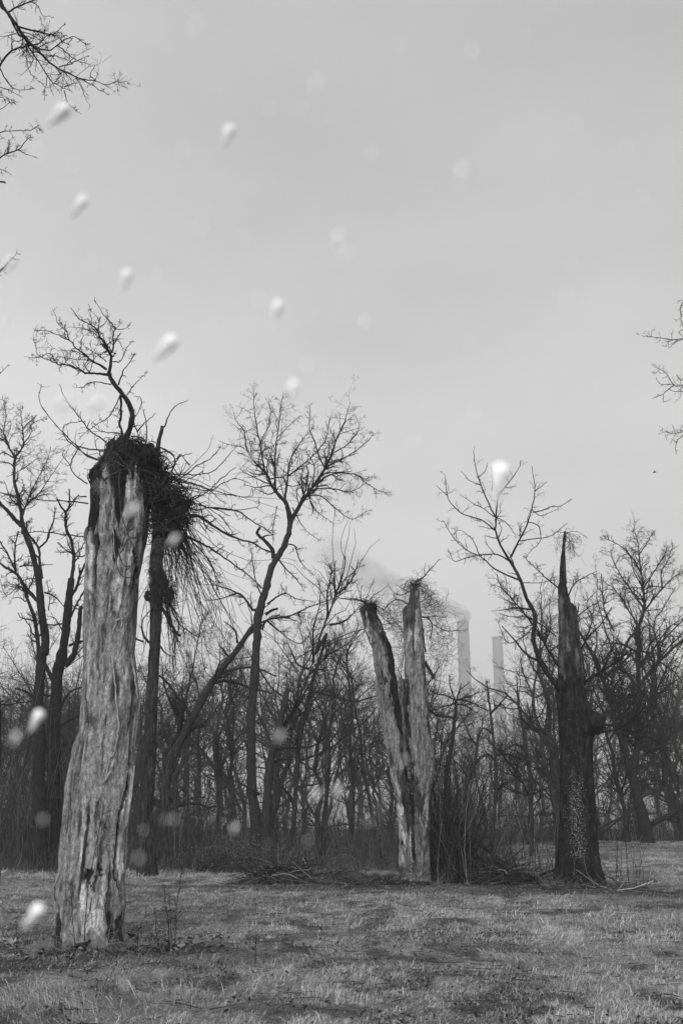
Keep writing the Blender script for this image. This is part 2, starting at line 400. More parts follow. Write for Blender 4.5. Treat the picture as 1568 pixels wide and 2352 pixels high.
# ================================================================== THINGS
# ---- the big weathered snag on the left
A = Tree('dead_tree', 'thick weathered dead trunk with peeling bark and a vine tangle on top, nearest the camera', 15.0, 205, seed=11, spread=.3)
D = 15.0
rowsA = [(2215, 112, 296), (2195, 114, 293), (2180, 121, 289), (2150, 127, 287), (2115, 129, 284), (2080, 130, 288), (2050, 125, 287), (2030, 128, 285), (2000, 138, 288), (1960, 140, 289), (1900, 146, 293), (1850, 150, 298),
         (1800, 155, 303), (1750, 163, 308), (1700, 175, 311), (1670, 184, 314), (1620, 188, 321), (1590, 191, 320), (1540, 192, 313), (1500, 193, 309), (1450, 193, 312),
         (1380, 195, 316), (1320, 198, 322), (1261, 199, 332), (1230, 196, 338), (1200, 199, 341), (1150, 203, 346), (1110, 201, 352), (1090, 203, 362), (1075, 222, 368), (1060, 232, 371), (1045, 240, 366), (1030, 244, 352), (1022, 250, 340)]
P_ = lambda *a: zp(*a)
opsA = [('y', 980, 1104, .022, -.02),
        ('l', zp((420, 480), (430, 900), (410, 1300), (400, 1500)), [27, 26, 20, 14], .02, -.03), ('l', [(205, 1090), (207, 1170), (204, 1245)], 16, .02, -.03),
        ('l', zp((880, 420), (880, 800), (865, 1150), (850, 1330)), [30, 20, 11, 2], .022, -.05),
        ('l', zp((640, 420), (700, 540), (760, 620)), 10, .04, -.02),
        ('l', zp((1260, 480), (1260, 900), (1280, 1500), (1230, 2000)), 9, .045, -.02),
        ('l', zp((500, 1480), (500, 1620), (480, 1800), (490, 2000), (470, 2300), (440, 2500)), [9, 12, 7, 6, 5, 3], .03, -.05),
        ('l', zp((380, 1560), (370, 1900), (370, 2300), (380, 2700)), [3, 2.5, 3, 2], .05, -.04),
        ('l', zp((810, 1500), (850, 1700), (810, 1900)), [8, 12, 7], .03, -.05),
        ('l', zp((1060, 1740), (1050, 1900)), 7, .03, -.05), ('l', zp((960, 1960), (950, 2250)), 4, .035, -.04), ('l', zp((1090, 1900), (1040, 2352)), 5, .05, -.04),
        ('l', zp((930, 1560), (900, 1750), (860, 1900), (850, 2352), (800, 2700)), [6, 6, 10, 9, 6], .36, .03),
        ('l', zp((1010, 1600), (960, 2000), (990, 2352)), 4, .36, .03), ('l', zp((1110, 500), (1090, 950)), 3, .42, .01), ('l', zp((1000, 800), (1010, 1000), (1080, 1080)), 5, .42, .01),
        ('l', zp((400, 1520), (410, 2000), (410, 2352)), 6, .33, .02), ('l', zp((310, 1600), (320, 2352)), 7, .28, .015),
        ('l', z2((590, 250), (600, 400), (600, 530)), 4, .05, -.04), ('l', z2((610, 640), (600, 760)), 3, .08, -.02),
        ('s', 1, .80, 1330, 1600, .12, 0), ('s', -1, .86, 1700, 2000, .20, .01),
        ('l', z2((870, 820), (835, 1050), (805, 1300), (800, 1500)), [6, 5, 6, 5], .44, .02),
        ('l', z2((850, 900), (815, 1080), (785, 1300), (780, 1500), (800, 1600)), 2.5, .04, -.03),
        ('l', z2((600, 1060), (600, 1200), (575, 1400), (560, 1500)), [7, 6, 5, 3], .38, .02), ('l', z2((635, 1080), (610, 1240), (590, 1420), (570, 1650)), [3, 4, 4, 3], .05, -.03),
        ('e', 222, 2002, 11, 15, .03, -.06), ('e', 247, 1998, 7, 13, .04, -.05), ('e', 233, 2030, 9, 9, .05, -.04),
        ('l', z2((625, 1530), (620, 1650), (620, 1780), (600, 1850)), [11, 15, 17, 6], .50, -.01), ('l', z2((690, 1600), (680, 1800), (740, 1900)), [10, 13, 8], .46, -.01), ('l', z2((725, 1480), (715, 1640)), 5, .40, 0),
        ('l', z2((650, 1600), (640, 1720)), 2.5, .12, -.02), ('l', z2((760, 1500), (740, 1700), (770, 1900)), [4, 5, 9], .06, -.04),
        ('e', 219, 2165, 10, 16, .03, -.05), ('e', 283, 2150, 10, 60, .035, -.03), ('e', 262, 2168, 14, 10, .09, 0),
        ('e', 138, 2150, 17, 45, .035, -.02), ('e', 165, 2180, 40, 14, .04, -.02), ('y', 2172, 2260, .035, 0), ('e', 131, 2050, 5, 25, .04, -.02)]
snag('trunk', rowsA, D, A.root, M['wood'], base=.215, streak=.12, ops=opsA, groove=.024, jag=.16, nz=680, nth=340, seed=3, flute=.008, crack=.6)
for y in range(1000, 2180, 12): A.nodes.append((float(np.interp(y, [1020, 1261, 2180], [300, 268, 205])), y, D))
def onA(pts, lift=.0):               # points lying on the front of the trunk
    r = sorted(rowsA); ys = [q[0] for q in r]; Lx = np.interp([p[1] for p in pts], ys, [q[1] for q in r]); Rx = np.interp([p[1] for p in pts], ys, [q[2] for q in r])
    pts = np.array(pts, float); c = (Lx + Rx) / 2; rp = (Rx - Lx) / 2; sN = np.clip((pts[:, 0] - c) / rp, -.95, .95)
    return at(pts[:, 0], pts[:, 1], D - .9 * rp * mpp(pts[:, 1], D) * np.sqrt(1 - sN ** 2) - lift)
# weathered vine stems grown flat on the trunk
for pts, wd in [(z2((735, 0), (742, 120), (755, 250), (765, 380), (776, 500), (765, 600), (745, 690), (722, 715)), 5.5),
                (z2((742, 720), (735, 790), (700, 850), (665, 900), (655, 960), (620, 1020), (600, 1050)), 7.5), (z2((720, 700), (712, 760), (690, 860)), 4),
                (z2((556, 0), (556, 120), (566, 300), (570, 480), (578, 640), (584, 800), (576, 920), (590, 1000), (600, 1060)), 6.5),
                (z2((600, 1050), (604, 1130), (596, 1210)), 8), (z2((575, 560), (530, 610), (510, 680), (505, 760)), 8.5), (z2((545, 700), (530, 820), (500, 900), (485, 1000)), 8),
                (z2((505, 800), (480, 850), (455, 880), (448, 960), (455, 1050)), 9), (z2((430, 1180), (420, 1260), (418, 1330)), 7),
                (zp((700, 820), (665, 1100), (670, 1300), (700, 1420), (705, 1700), (740, 1780)), 3.5), (zp((790, 1750), (785, 1900), (790, 2100), (740, 2200), (745, 2330)), 3),
                (zp((470, 500), (430, 650), (400, 930)), 3), (zp((650, 1880), (740, 1990), (800, 2060)), 3.5),
                (z1((820, 2150), (770, 2170), (740, 2250), (720, 2340)), 5), (z1((830, 2100), (800, 2150), (790, 2230)), 4), (z2((860, 60), (880, 180), (905, 330)), 7), (z2((600, 860), (596, 900)), 4)]:
    q = catmull(pts, 4); T = Tubes(); Pw = onA(q, .012); n = len(q); R = wd / 2.7 * mpp(q[:, 1], D) * (1 + .2 * A.rng.normal(size=n)); R[0] *= .4; R[-1] *= .3; Pw[:, 1] += .02 + .02 * A.rng.normal(size=n); Pw[:, 0] += .008 * A.rng.normal(size=n)
    T.add(Pw, R, 8); T.build('vine_stem', M['vinepale'], A.root)
# loose dark vines looping over the upper trunk
for pts in [zp((100, 0), (260, 170), (420, 240), (560, 270), (740, 280), (860, 350), (1020, 410), (1100, 520), (1230, 600), (1400, 680)), zp((630, 60), (760, 170), (860, 300), (960, 350), (1130, 400), (1350, 500), (1568, 510)),
            zp((530, 580), (650, 490), (760, 420), (900, 380), (1060, 400)), zp((800, 390), (780, 560), (800, 900), (820, 1120), (900, 1330), (960, 1500), (1040, 1640)),
            zp((1300, 700), (1230, 900), (1190, 1060), (1220, 1180)), zp((1050, 1440), (920, 1460), (840, 1620), (760, 1720), (740, 1850), (820, 2020), (960, 2050), (1020, 2010)),
            zp((1000, 1290), (900, 1370), (850, 1470), (830, 1550)), zp((780, 1700), (840, 1850), (900, 1880), (950, 1870))]:
    q = catmull(pts, 4); T = Tubes(); Pw = onA(q, .05 + .03 * A.rng.random()); T.add(Pw, np.linspace(1.7, .9, len(q)) * mpp(1200, D), 5); T.build('vine', M['vine'], A.root)
# splinters round the broken top
T = Tubes()
for a, b, wd in [((243, 1060), (242, 1012), 9), ((242, 1020), (250, 1006), 5), ((262, 1040), (268, 1004), 11), ((275, 1030), (279, 1010), 9), ((205, 1110), (199, 1088), 7), ((322, 1040), (326, 1008), 7), ((332, 1045), (336, 1020), 8), ((200, 1092), (232, 1078), 8), ((232, 1080), (247, 1045), 10), ((366, 1075), (372, 1050), 8), ((300, 1030), (308, 1012), 8), ((288, 1032), (292, 1018), 11)]:
    T = Tubes(); dd = D + A.rng.uniform(-.35, .3); P2 = at([a[0], (a[0] + b[0]) / 2 + 1, b[0]], [a[1], (a[1] + b[1]) / 2, b[1]], dd); P2 = P2 + A.rng.normal(size=P2.shape) * .02; T.add(P2, np.array([wd / 4, wd / 6.5, .3]) * mpp(1050, D), 6); T.build('splinter', M['mass'], A.root)
# vine tangle: rotten core and hundreds of matted stems
poly = np.array([(225, 1090), (245, 1050), (262, 1030), (330, 1030), (365, 1043), (385, 1085), (405, 1120), (430, 1148), (440, 1165), (428, 1190), (415, 1230), (392, 1252), (358, 1240), (345, 1200), (338, 1120), (300, 1112), (262, 1108), (235, 1120)], float)
def inpoly(x, y, pl):
    r = np.zeros(len(x), bool); n = len(pl)
    for i in range(n):
        x1, y1 = pl[i]; x2, y2 = pl[(i + 1) % n]
        c = ((y1 > y) != (y2 > y)) & (x < (x2 - x1) * (y - y1) / (y2 - y1 + 1e-9) + x1); r ^= c
    return r
def tangle(parent, pl, D, num, name, m, seed, spread=.35, ln=(.25, .9), rad=(.003, .012), down=.0, dz=0.0):
    rng = np.random.default_rng(seed); xs = rng.uniform(pl[:, 0].min(), pl[:, 0].max(), num * 4); ys = rng.uniform(pl[:, 1].min(), pl[:, 1].max(), num * 4)
    k = inpoly(xs, ys, pl); xs, ys = xs[k][:num], ys[k][:num]; n = len(xs)
    p = at(xs, ys, D + dz + rng.normal(size=n) * spread); d = unit(rng.normal(size=(n, 3)) * np.array([1, .7, 1]) + np.array([.2, 0, -down]))
    L = rng.uniform(*ln, n)[:, None]; o = [p]; turn = unit(rng.normal(size=(n, 3)))
    for q in range(8):
        d = unit(d + np.cross(turn, d) * .45 + rng.normal(size=(n, 3)) * .30 + np.array([0, 0, -down * .3])); o.append(o[-1] + d * L / 8)
    C = np.stack(o, 1); R = rng.uniform(*rad, n)[:, None] * np.linspace(1, .5, 9)[None]
    T = Tubes(); T.add(C, R, 3); return T.build(name, m, parent)
def lump(parent, cx, cy, rx, ry, D, dep, name, m, seed, amp=.3, n=90):
    th = np.linspace(0, math.pi, n)[:, None]; ph = (np.arange(2 * n) / (2 * n) * 2 * math.pi)[None]
    ux, uy, uz = np.sin(th) * np.cos(ph), np.sin(th) * np.sin(ph), np.cos(th) * np.ones_like(ph)
    f = 1 + amp * 2 * fbm(ux * 2.4, uy * 2.4, uz * 2.4, seed, 5); c = at(cx, cy, D); k = mpp(cy, D)
    V = np.stack([c[0] + ux * f * rx * k, c[1] + uy * f * dep, c[2] + uz * f * ry * k], -1)
    i = np.arange(n - 1)[:, None] * 2 * n; j = np.arange(2 * n)[None]; j2 = (j + 1) % (2 * n)
    return mesh_obj(name, V.reshape(-1, 3), [np.stack([i + j, i + 2 * n + j, i + 2 * n + j2, i + j2], -1).reshape(-1, 4)], m, parent)
tangle(A.root, poly, D, 1150, 'vine_tangle', M['vinedark'], 5, .26, (.15, .55))
pt = np.array([(236, 1100), (240, 1040), (252, 1012), (290, 1004), (335, 1010), (372, 1040), (370, 1075), (340, 1060), (300, 1050), (262, 1075)], float); tangle(A.root, pt, D, 420, 'vine_tangle', M['vinedark'], 15, .28, (.08, .3), (.004, .011))
tangle(A.root, poly[5:], D, 420, 'vine_tangle', M['vine'], 6, .32, (.2, .6))
lump(A.root, 368, 1130, 19, 48, D, .2, 'rotten_core', M['mass'], 8); lump(A.root, 400, 1168, 18, 32, D, .18, 'rotten_core', M['mass'], 9); lump(A.root, 352, 1085, 18, 32, D, .25, 'rotten_core', M['mass'], 10)
T = Tubes(); q = catmull([(340, 1150), (390, 1165), (425, 1160), (437, 1152)], 4); T.add(at(q[:, 0], q[:, 1], D + .1), np.array([14] * 9 + [13, 9, 8, 7.5])[:len(q)] * mpp(1150, D), 10); T.build('branch_stub', M['bark'], A.root)
# upright broken stub at the top right
A.stroke([(352, 1080), (359, 1045), (366, 1010), (373, 979)], 13, 8, 'branch_stub', M['bark2'], twigs=0, stub=True, wander=.3, depth=0, sides=9)
# the young tree growing out of the top
vs = dict(m=M['bark'], rmin=.0035, spread=None); vs.pop('spread')
A.stroke(z1((795, 1040), (835, 960), (858, 890), (868, 830), (850, 750), (795, 670), (745, 605), (715, 545)), 16, 9, 'shoot', twigs=2, depth=.1, tn=4, tl=.12, **vs)
SH = [([(715, 545), (733, 450), (712, 395), (660, 310), (640, 260), (580, 215), (520, 190), (465, 115)], 8, 1.2), ([(715, 556), (640, 548), (560, 540), (500, 510), (440, 490), (380, 485), (330, 460), (250, 420), (232, 340)], 6.5, 1),
      ([(700, 520), (640, 480), (570, 435), (500, 375), (455, 330), (390, 300), (320, 270), (230, 265)], 6, 1), ([(705, 400), (660, 320), (590, 265), (550, 255), (440, 240)], 3, .8),
      ([(455, 330), (435, 270), (380, 215), (370, 170), (345, 125)], 3, .8), ([(733, 410), (745, 370), (745, 290), (755, 245), (710, 190), (660, 130), (618, 62)], 4.5, .8), ([(752, 250), (770, 255), (830, 250), (867, 205)], 2.4, .8),
      ([(735, 470), (790, 465), (825, 400), (840, 370), (878, 330)], 3, .8), ([(780, 620), (808, 535), (850, 470), (890, 415)], 4.5, 1.2), ([(730, 620), (660, 605), (600, 605), (540, 640), (480, 635)], 3.5, 1),
      ([(790, 690), (797, 800), (787, 880), (805, 950)], 5.5, 5), ([(835, 690), (870, 640), (925, 575), (962, 545)], 3, 1), ([(785, 700), (745, 790), (690, 850), (600, 905), (520, 970)], 3, 1),
      ([(640, 480), (560, 460), (480, 450), (400, 440), (330, 450)], 2.4, .8), ([(570, 435), (480, 400), (380, 395), (330, 360)], 2.2, .8), ([(380, 485), (330, 420), (250, 440), (150, 437)], 2.4, .7),
      ([(700, 470), (640, 420), (560, 370), (520, 330)], 2.6, .8), ([(870, 850), (920, 780), (930, 710), (880, 690)], 2.4, 1), ([(640, 260), (650, 200), (600, 130), (590, 100)], 2.2, .7), ([(712, 395), (690, 330), (650, 250), (660, 180)], 3, .8)]
for p, a, b in SH: A.stroke(z1(*p), a, b, 'branch', tn=7, tl=.22, twigs=2, wander=.9, ang=(30, 75), tw=.4, **vs)
# long dead vines reaching out to the left, right and hanging down
VN = [z1((700, 1000), (650, 960), (600, 930), (540, 860), (480, 780), (420, 690), (390, 620)), z1((690, 1050), (560, 1040), (480, 1000), (415, 935), (320, 830), (260, 720), (275, 620)), z1((665, 1120), (560, 1075), (450, 990), (415, 930), (440, 880), (560, 860)),
      z1((575, 1270), (500, 1220), (460, 1150), (415, 1080), (418, 1040)), z1((465, 1150), (485, 1090), (550, 1000)), z1((580, 1400), (450, 1385), (280, 1380), (180, 1340), (150, 1240)), z1((570, 1355), (500, 1360), (450, 1430), (400, 1480)),
      z1((580, 1620), (480, 1610), (330, 1590), (200, 1590), (60, 1620)), z1((575, 1740), (500, 1745), (430, 1700), (380, 1650)), z1((1050, 1030), (1130, 1080), (1150, 1130), (1100, 1220)), z1((1080, 900), (1120, 800), (1170, 750), (1230, 725)),
      z1((860, 960), (935, 970), (980, 1060)), z1((900, 930), (950, 870), (990, 840), (1020, 805)), z1((880, 870), (910, 960), (940, 1020)), z1((960, 1000), (965, 920), (940, 780)), z1((840, 1000), (790, 940), (680, 930), (600, 890)),
      zc((480, 300), (570, 300), (680, 300), (830, 300), (950, 250), (1080, 110), (1160, 20)), zc((540, 380), (650, 310), (760, 220), (860, 170), (960, 80), (1000, 20)), zc((520, 330), (660, 370), (800, 420), (920, 460), (1080, 500), (1280, 525), (1320, 480)),
      zc((600, 500), (720, 570), (840, 620), (1000, 645), (1150, 655), (1360, 620), (1375, 540)), zc((560, 430), (700, 440), (900, 460), (1000, 400), (1130, 345), (1220, 360), (1290, 400)), zc((700, 560), (860, 480), (960, 380), (1140, 230)),
      zc((700, 600), (810, 600), (980, 700)), zc((700, 650), (800, 650), (900, 630), (1090, 710)), zc((560, 400), (720, 330), (830, 270)), zc((450, 240), (530, 230), (548, 150), (500, 80), (400, 30)), zc((380, 110), (440, 120), (500, 180), (570, 300)),
      zc((600, 100), (560, 180), (500, 300)), zc((690, 210), (600, 100)), zc((560, 150), (610, 120), (710, 100)), zc((500, 340), (600, 380), (740, 395), (860, 440), (1000, 560), (1060, 590))]
for p in VN: A.stroke(p, 3.6, 1.5, 'vine', M['vinedark'], sides=5, tn=4, tl=.13, twigs=1, tw=.18, ang=(30, 80), wander=.8, rmin=.005)
for p, a, b in [(zc((690, 705), (780, 715), (860, 760), (1000, 860), (1150, 930), (1300, 970), (1400, 1030), (1500, 1070)), 8, 3), (zc((650, 900), (760, 960), (880, 1020), (1000, 1100), (1150, 1210), (1280, 1300), (1420, 1440)), 6, 2), (zc((900, 630), (1150, 660), (1300, 760), (1440, 840), (1510, 900)), 5, 2),
                (zc((640, 880), (800, 1050), (900, 1180), (950, 1330), (960, 1500)), 3.5, 1.5), (zc((640, 900), (720, 1200), (780, 1450), (820, 1690)), 3.5, 1.5), (zc((980, 700), (1060, 790), (1110, 870)), 3, 1.5)]:
    A.stroke(p, a, b, 'branch', M['vinedark'], sides=6, tn=5, tl=.16, twigs=2, ang=(30, 80), tw=.3)
rng = A.rng; K = 150; T = Tubes()
sxp = rng.uniform(368, 432, K); syp = 1190 + rng.uniform(0, 55, K) + (400 - sxp) * .3
p = at(sxp, syp, D + rng.normal(size=K) * .3); L = rng.gamma(3.0, .42, K).clip(.3, 3.0)[:, None]; d = unit(np.stack([rng.normal(.22, .42, K) + (sxp - 395) * .006, rng.normal(0, .2, K), -1 + 0 * sxp], -1)); o = [p]
drift = np.stack([rng.normal(.05, .06, K), rng.normal(0, .04, K), -.16 + 0 * sxp], -1)
for q in range(11): d = unit(d + drift + rng.normal(size=(K, 3)) * .13); o.append(o[-1] + d * L / 11)
C = np.stack(o, 1); R = rng.uniform(.003, .0065, K)[:, None] * np.linspace(1, .5, 12)[None]; T.add(C, R, 4)
C1, R1 = spawn(rng, C, R, 1, ang=(20, 60), lf=.2, npts=4, up=-.1, rmin=.0025); T.add(C1, R1, 3); T.build('hanging_vine', M['vinedark'], A.root)
K = 20; T = Tubes(); ang = rng.uniform(-1.3, .7, K); sxp = rng.uniform(365, 430, K); syp = rng.uniform(1070, 1215, K)
p = at(sxp, syp, D + rng.normal(size=K) * .3); d = unit(np.stack([np.cos(ang), rng.normal(0, .35, K), np.sin(ang)], -1)); L = rng.gamma(3, .5, K).clip(.4, 2.9)[:, None]; o = [p]
bend = rng.normal(-.06, .09, K)[:, None] * np.array([0, 0, 1.0])
for q in range(9): d = unit(d + bend + rng.normal(size=(K, 3)) * .15); o.append(o[-1] + d * L / 9)
C = np.stack(o, 1); R = rng.uniform(.004, .008, K)[:, None] * np.linspace(1, .4, 10)[None]; T.add(C, R, 4); C1, R1 = spawn(rng, C, R, 3, ang=(20, 60), lf=.22, npts=4, rmin=.0027); T.add(C1, R1, 3); T.build('vine', M['vinedark'], A.root)

# rotten chips and flakes of bark lying round its foot
rg = np.random.default_rng(44); n = 900; a = rg.uniform(0, 6.28, n); q = .62 + rg.gamma(1.6, .28, n); x = A.root.location.x + q * np.cos(a) * 1.5; y = 15 + q * np.sin(a) * .9; s_ = .02 * rg.uniform(.5, 2.2, n)[:, None]
u_ = unit(rg.normal(size=(n, 3)) * [1, 1, .3]); w_ = unit(np.cross(u_, rg.normal(size=(n, 3)))); c_ = np.stack([x, y, Hh(x, y) + rg.uniform(.005, .06, n)], -1)
Vc = np.stack([c_ - u_ * s_ * 1.6, c_ + w_ * s_ * .6, c_ + u_ * s_ * 1.6, c_ - w_ * s_ * .6], 1).reshape(-1, 3)
tag(mesh_obj('bark_debris', Vc, [np.arange(n * 4).reshape(n, 4)], M['leaf'], attrs={'tone': np.repeat(rg.choice([.02, .05, .12, .25], n, p=[.5, .25, .15, .1]), 4)}), 'rotten chips of bark lying round the foot of the weathered trunk', 'debris', kind='stuff')

# ---- dark broken tree behind it
B = Tree('broken_tree', 'dark broken tree with a bushy vine clump on top, just right of the weathered trunk', 36, 333, seed=21)
by = B.base_y()
snag('trunk', [(by + 14, 308, 372), (by, 312, 364), (1930, 318, 356), (1870, 319, 352), (1760, 325, 358), (1650, 332, 361), (1560, 338, 364), (1489, 343, 368), (1400, 345, 373), (1350, 344, 376), (1312, 343, 373), (1270, 346, 372), (1225, 350, 371)], 36, B.root, M['lichenwood'], base=.04, streak=.015, groove=.02, nz=260, nth=90, bark_ridge=.02, seed=31)
for y in range(1300, 1990, 15): B.nodes.append((np.interp(y, [1312, 1560, 1990], [358, 351, 337]), y, 36))
pb = np.array([(342, 1300), (350, 1255), (376, 1255), (375, 1300), (392, 1325), (405, 1345), (408, 1375), (395, 1400), (375, 1390), (350, 1385), (338, 1350)], float)
tangle(B.root, pb, 36, 600, 'vine_tangle', M['vinedark'], 25, .28, (.15, .45), (.006, .013), dz=-.3); lump(B.root, 366, 1345, 19, 30, 36, .35, 'rotten_core', M['mass'], 28); lump(B.root, 388, 1366, 11, 18, 36, .3, 'rotten_core', M['mass'], 29)
B.stroke(z1((1000, 2035), (965, 2020), (968, 1975)), 13, 11, 'branch_stub', twigs=0, stub=True)
for p, a, b in [(zc((330, 1500), (420, 1620), (500, 1760), (560, 1860), (600, 1890)), 10, 6), (zc((290, 1960), (230, 1860), (230, 1740), (300, 1650)), 6, 2), (zc((430, 1400), (500, 1600), (580, 1760), (700, 1860), (770, 1900)), 4, 2),
                (zc((240, 1950), (140, 1900), (60, 1750)), 5, 2), (zc((400, 1990), (470, 2070), (560, 2100)), 4, 2)]: B.stroke(p, a, b, 'branch', tn=5, twigs=2, tl=.25)
for q in range(10): B.stroke([(375 + rng.uniform(-8, 20), 1360 + rng.uniform(-20, 20)), (395 + rng.uniform(-10, 25), 1430), (400 + rng.uniform(-20, 35), 1500 + rng.uniform(-20, 60))], 3, 1.3, 'hanging_vine', M['vinedark'], twigs=1, tl=.15, sides=4)

# ---- tall living tree left of the middle
C_ = Tree('bare_tree', 'tallest bare living tree, bent trunk and wide crown against the sky, left of the middle', 41, 600, seed=31, spread=.3)
by = C_.base_y()
C_.stroke([(598, by + 14), (592, 1940), (588, 1880), (580, 1820), (577, 1740), (578, 1640)] + z3((378, 2352), (388, 2200), (397, 2050), (402, 1950), (408, 1850), (440, 1730), (475, 1610), (515, 1460), (560, 1385), (610, 1300), (645, 1180), (655, 1120)), [44, 38, 24, 22, 21, 20, 19.5, 19, 19, 19, 20, 18, 17, 15, 14, 13.5, 12.5, 12], 14, 'trunk', M['bark2'], sides=14, twigs=0, depth=0, wander=.8)
C_.stroke(z3((655, 1130), (645, 1060), (618, 965)), 13, 10, 'branch', twigs=0, depth=0)
ST = [([(620, 970), (570, 920), (515, 850), (490, 790), (460, 740), (380, 660), (320, 560), (300, 430), (240, 340), (222, 285)], 9, 1, 7), ([(460, 745), (440, 640), (422, 520), (395, 380), (375, 250), (372, 90)], 5, 1, 7), ([(610, 960), (625, 860), (635, 770), (650, 660), (700, 560), (760, 480), (830, 400)], 6, 1, 7),
      ([(540, 880), (535, 740), (540, 600), (550, 480), (575, 330), (580, 250), (600, 125)], 5, 1, 7), ([(655, 1120), (700, 1040), (740, 970), (800, 890), (850, 820), (920, 710), (970, 600), (1010, 480), (1070, 350), (1110, 205)], 11, 1, 7),
      ([(920, 710), (870, 610), (840, 500), (800, 400), (805, 240)], 4, 1, 6), ([(850, 830), (960, 760), (1080, 750), (1180, 770), (1240, 830), (1330, 880), (1400, 905)], 5, 1, 7), ([(930, 700), (1050, 640), (1150, 580), (1250, 500), (1292, 435)], 4.5, 1, 7),
      ([(640, 770), (700, 720), (800, 640), (900, 530), (930, 480), (960, 300)], 4, 1, 7), ([(800, 890), (870, 865), (1000, 870), (1100, 890), (1180, 860), (1280, 780)], 4, 1, 7), ([(790, 920), (880, 920), (960, 980), (1040, 1050), (1130, 1100), (1225, 1045)], 3.5, 1, 7),
      ([(790, 920), (830, 1000), (890, 1070), (985, 1130)], 3, 1, 6), ([(670, 1010), (720, 1110), (780, 1190), (875, 1260)], 3, 1, 7), ([(640, 1290), (690, 1310), (720, 1400), (780, 1480), (830, 1530)], 3.5, 1, 7),
      ([(560, 1400), (620, 1480), (700, 1560), (770, 1660)], 4.5, 1, 5), ([(440, 1700), (390, 1570), (370, 1450), (350, 1300)], 4, 1, 6), ([(420, 1780), (365, 1792), (310, 1710), (250, 1665), (100, 1610), (0, 1600)], 7, 1.5, 5), ([(250, 1665), (120, 1710), (0, 1725)], 4, 1.5, 4),
      ([(480, 1750), (560, 1690), (620, 1670), (700, 1710), (820, 1730)], 5, 1.2, 5), ([(440, 1950), (480, 1870), (620, 1850), (720, 1810), (830, 1760), (980, 1710), (1100, 1640)], 5, 1.2, 5), ([(480, 1880), (560, 1950), (650, 2020), (740, 2050), (800, 1990)], 4.5, 1.2, 5),
      ([(990, 590), (1100, 520), (1180, 400), (1150, 300)], 3, 1, 7), ([(700, 1050), (720, 980), (700, 890), (760, 780), (900, 780)], 3, 1, 6), ([(420, 520), (480, 400), (500, 300), (495, 180)], 2.5, 1, 6), ([(380, 660), (300, 560), (180, 530), (110, 500)], 2.5, 1, 5), ([(560, 470), (650, 380), (730, 310)], 2.2, 1, 6),
      ([(550, 1000), (540, 1080), (520, 1180), (525, 1300)], 2.5, 1, 5), ([(620, 970), (545, 740), (440, 600)], 2.5, 1, 4)]
for p, a, b, tn in ST: C_.stroke(z3(*p), a, b, 'branch', tn=tn, twigs=3, tl=.26, rmin=.0045, density=1.1)
C_.stroke(z3((525, 1400), (515, 1330), (440, 1250), (400, 1210), (425, 1160)), 11, 6, 'branch_stub', twigs=0, stub=True); C_.stroke(z3((440, 1245), (470, 1225), (530, 1218)), 5, 2, 'branch_stub', twigs=1); C_.stroke(z3((465, 1830), (510, 1800), (560, 1785)), 8, 5, 'branch_stub', twigs=0, stub=True)
D2 = Tree('bare_tree', 'dark broken leaning stem at the foot of the tallest bent tree, splintered top', 40.2, 622, seed=33)
by = D2.base_y()
D2.stroke([(612, by + 12)] + z4((285, 1180), (300, 1000), (305, 850), (340, 640), (380, 480), (410, 360), (432, 262)), 30, 12, 'trunk', M['bark2'], sides=12, twigs=0, stub=True, depth=0)
for p in [((330, 720), (400, 520), (480, 380), (560, 200), (620, 0)), ((400, 500), (470, 430), (540, 300), (600, 200)), ((310, 850), (350, 740), (470, 730)), ((350, 660), (480, 650), (600, 640), (700, 560)), ((250, 960), (150, 900), (60, 860))]:
    D2.stroke(z4(*p), 7, 2, 'branch', twigs=3, tn=5, tl=.3)
for nm, lb, DD, bx, pts, w0, w1, brs in [
    ('leaning_tree', 'dark bare tree leaning steeply right, its stem crossing behind the tallest bent trunk', 44, 388, z2((1095, 1330), (1085, 1200), (1088, 1000), (1090, 860), (1150, 680), (1250, 480), (1400, 210), (1540, 30)) + z3((330, 1975), (395, 1900)), 30, 12,
     [z2((1110, 780), (1170, 600), (1210, 400), (1290, 0)) + [(459, 1448), (466, 1408)], z2((1240, 490), (1160, 430), (1080, 250), (1060, 50)), z2((1400, 210), (1500, 170), (1568, 100)), z2((1090, 900), (1020, 700), (1060, 500)), z3((180, 2150), (100, 2050)), z3((250, 2050), (230, 1950), (140, 1880))]),
    ('slender_tree', 'slender bare tree with long straight rising stems, right of the tallest bent tree', 45, 690, z4((470, 1290), (480, 1000), (500, 700), (540, 450), (600, 200), (690, -100)) + z3((850, 2130), (900, 1950), (960, 1800), (1000, 1680), (1055, 1530), (1075, 1380)), 16, 2.5,
     [z3((1000, 1680), (1080, 1620), (1140, 1530), (1175, 1410)), z3((940, 1850), (940, 1650), (970, 1500), (920, 1440)), z3((830, 2200), (830, 1950), (880, 1750), (880, 1600)), z3((950, 1910), (1050, 1890), (1120, 1840), (1190, 1760)), z3((760, 2330), (860, 2230), (960, 2130), (1100, 2050), (1180, 1960)), z3((800, 2250), (700, 2200), (640, 2050)), z3((1000, 1680), (990, 1560), (995, 1420))])]:
    E = Tree(nm, lb, DD, bx, seed=40 + bx % 7); by = E.base_y(); E.stroke([(bx, by + 10)] + pts, w0, w1, 'trunk', M['bark2'], sides=9, twigs=1, depth=0, tn=2)
    for p in brs: E.stroke(p, 6, 1.5, 'branch', twigs=3, tn=7, tl=.32, density=1.2)

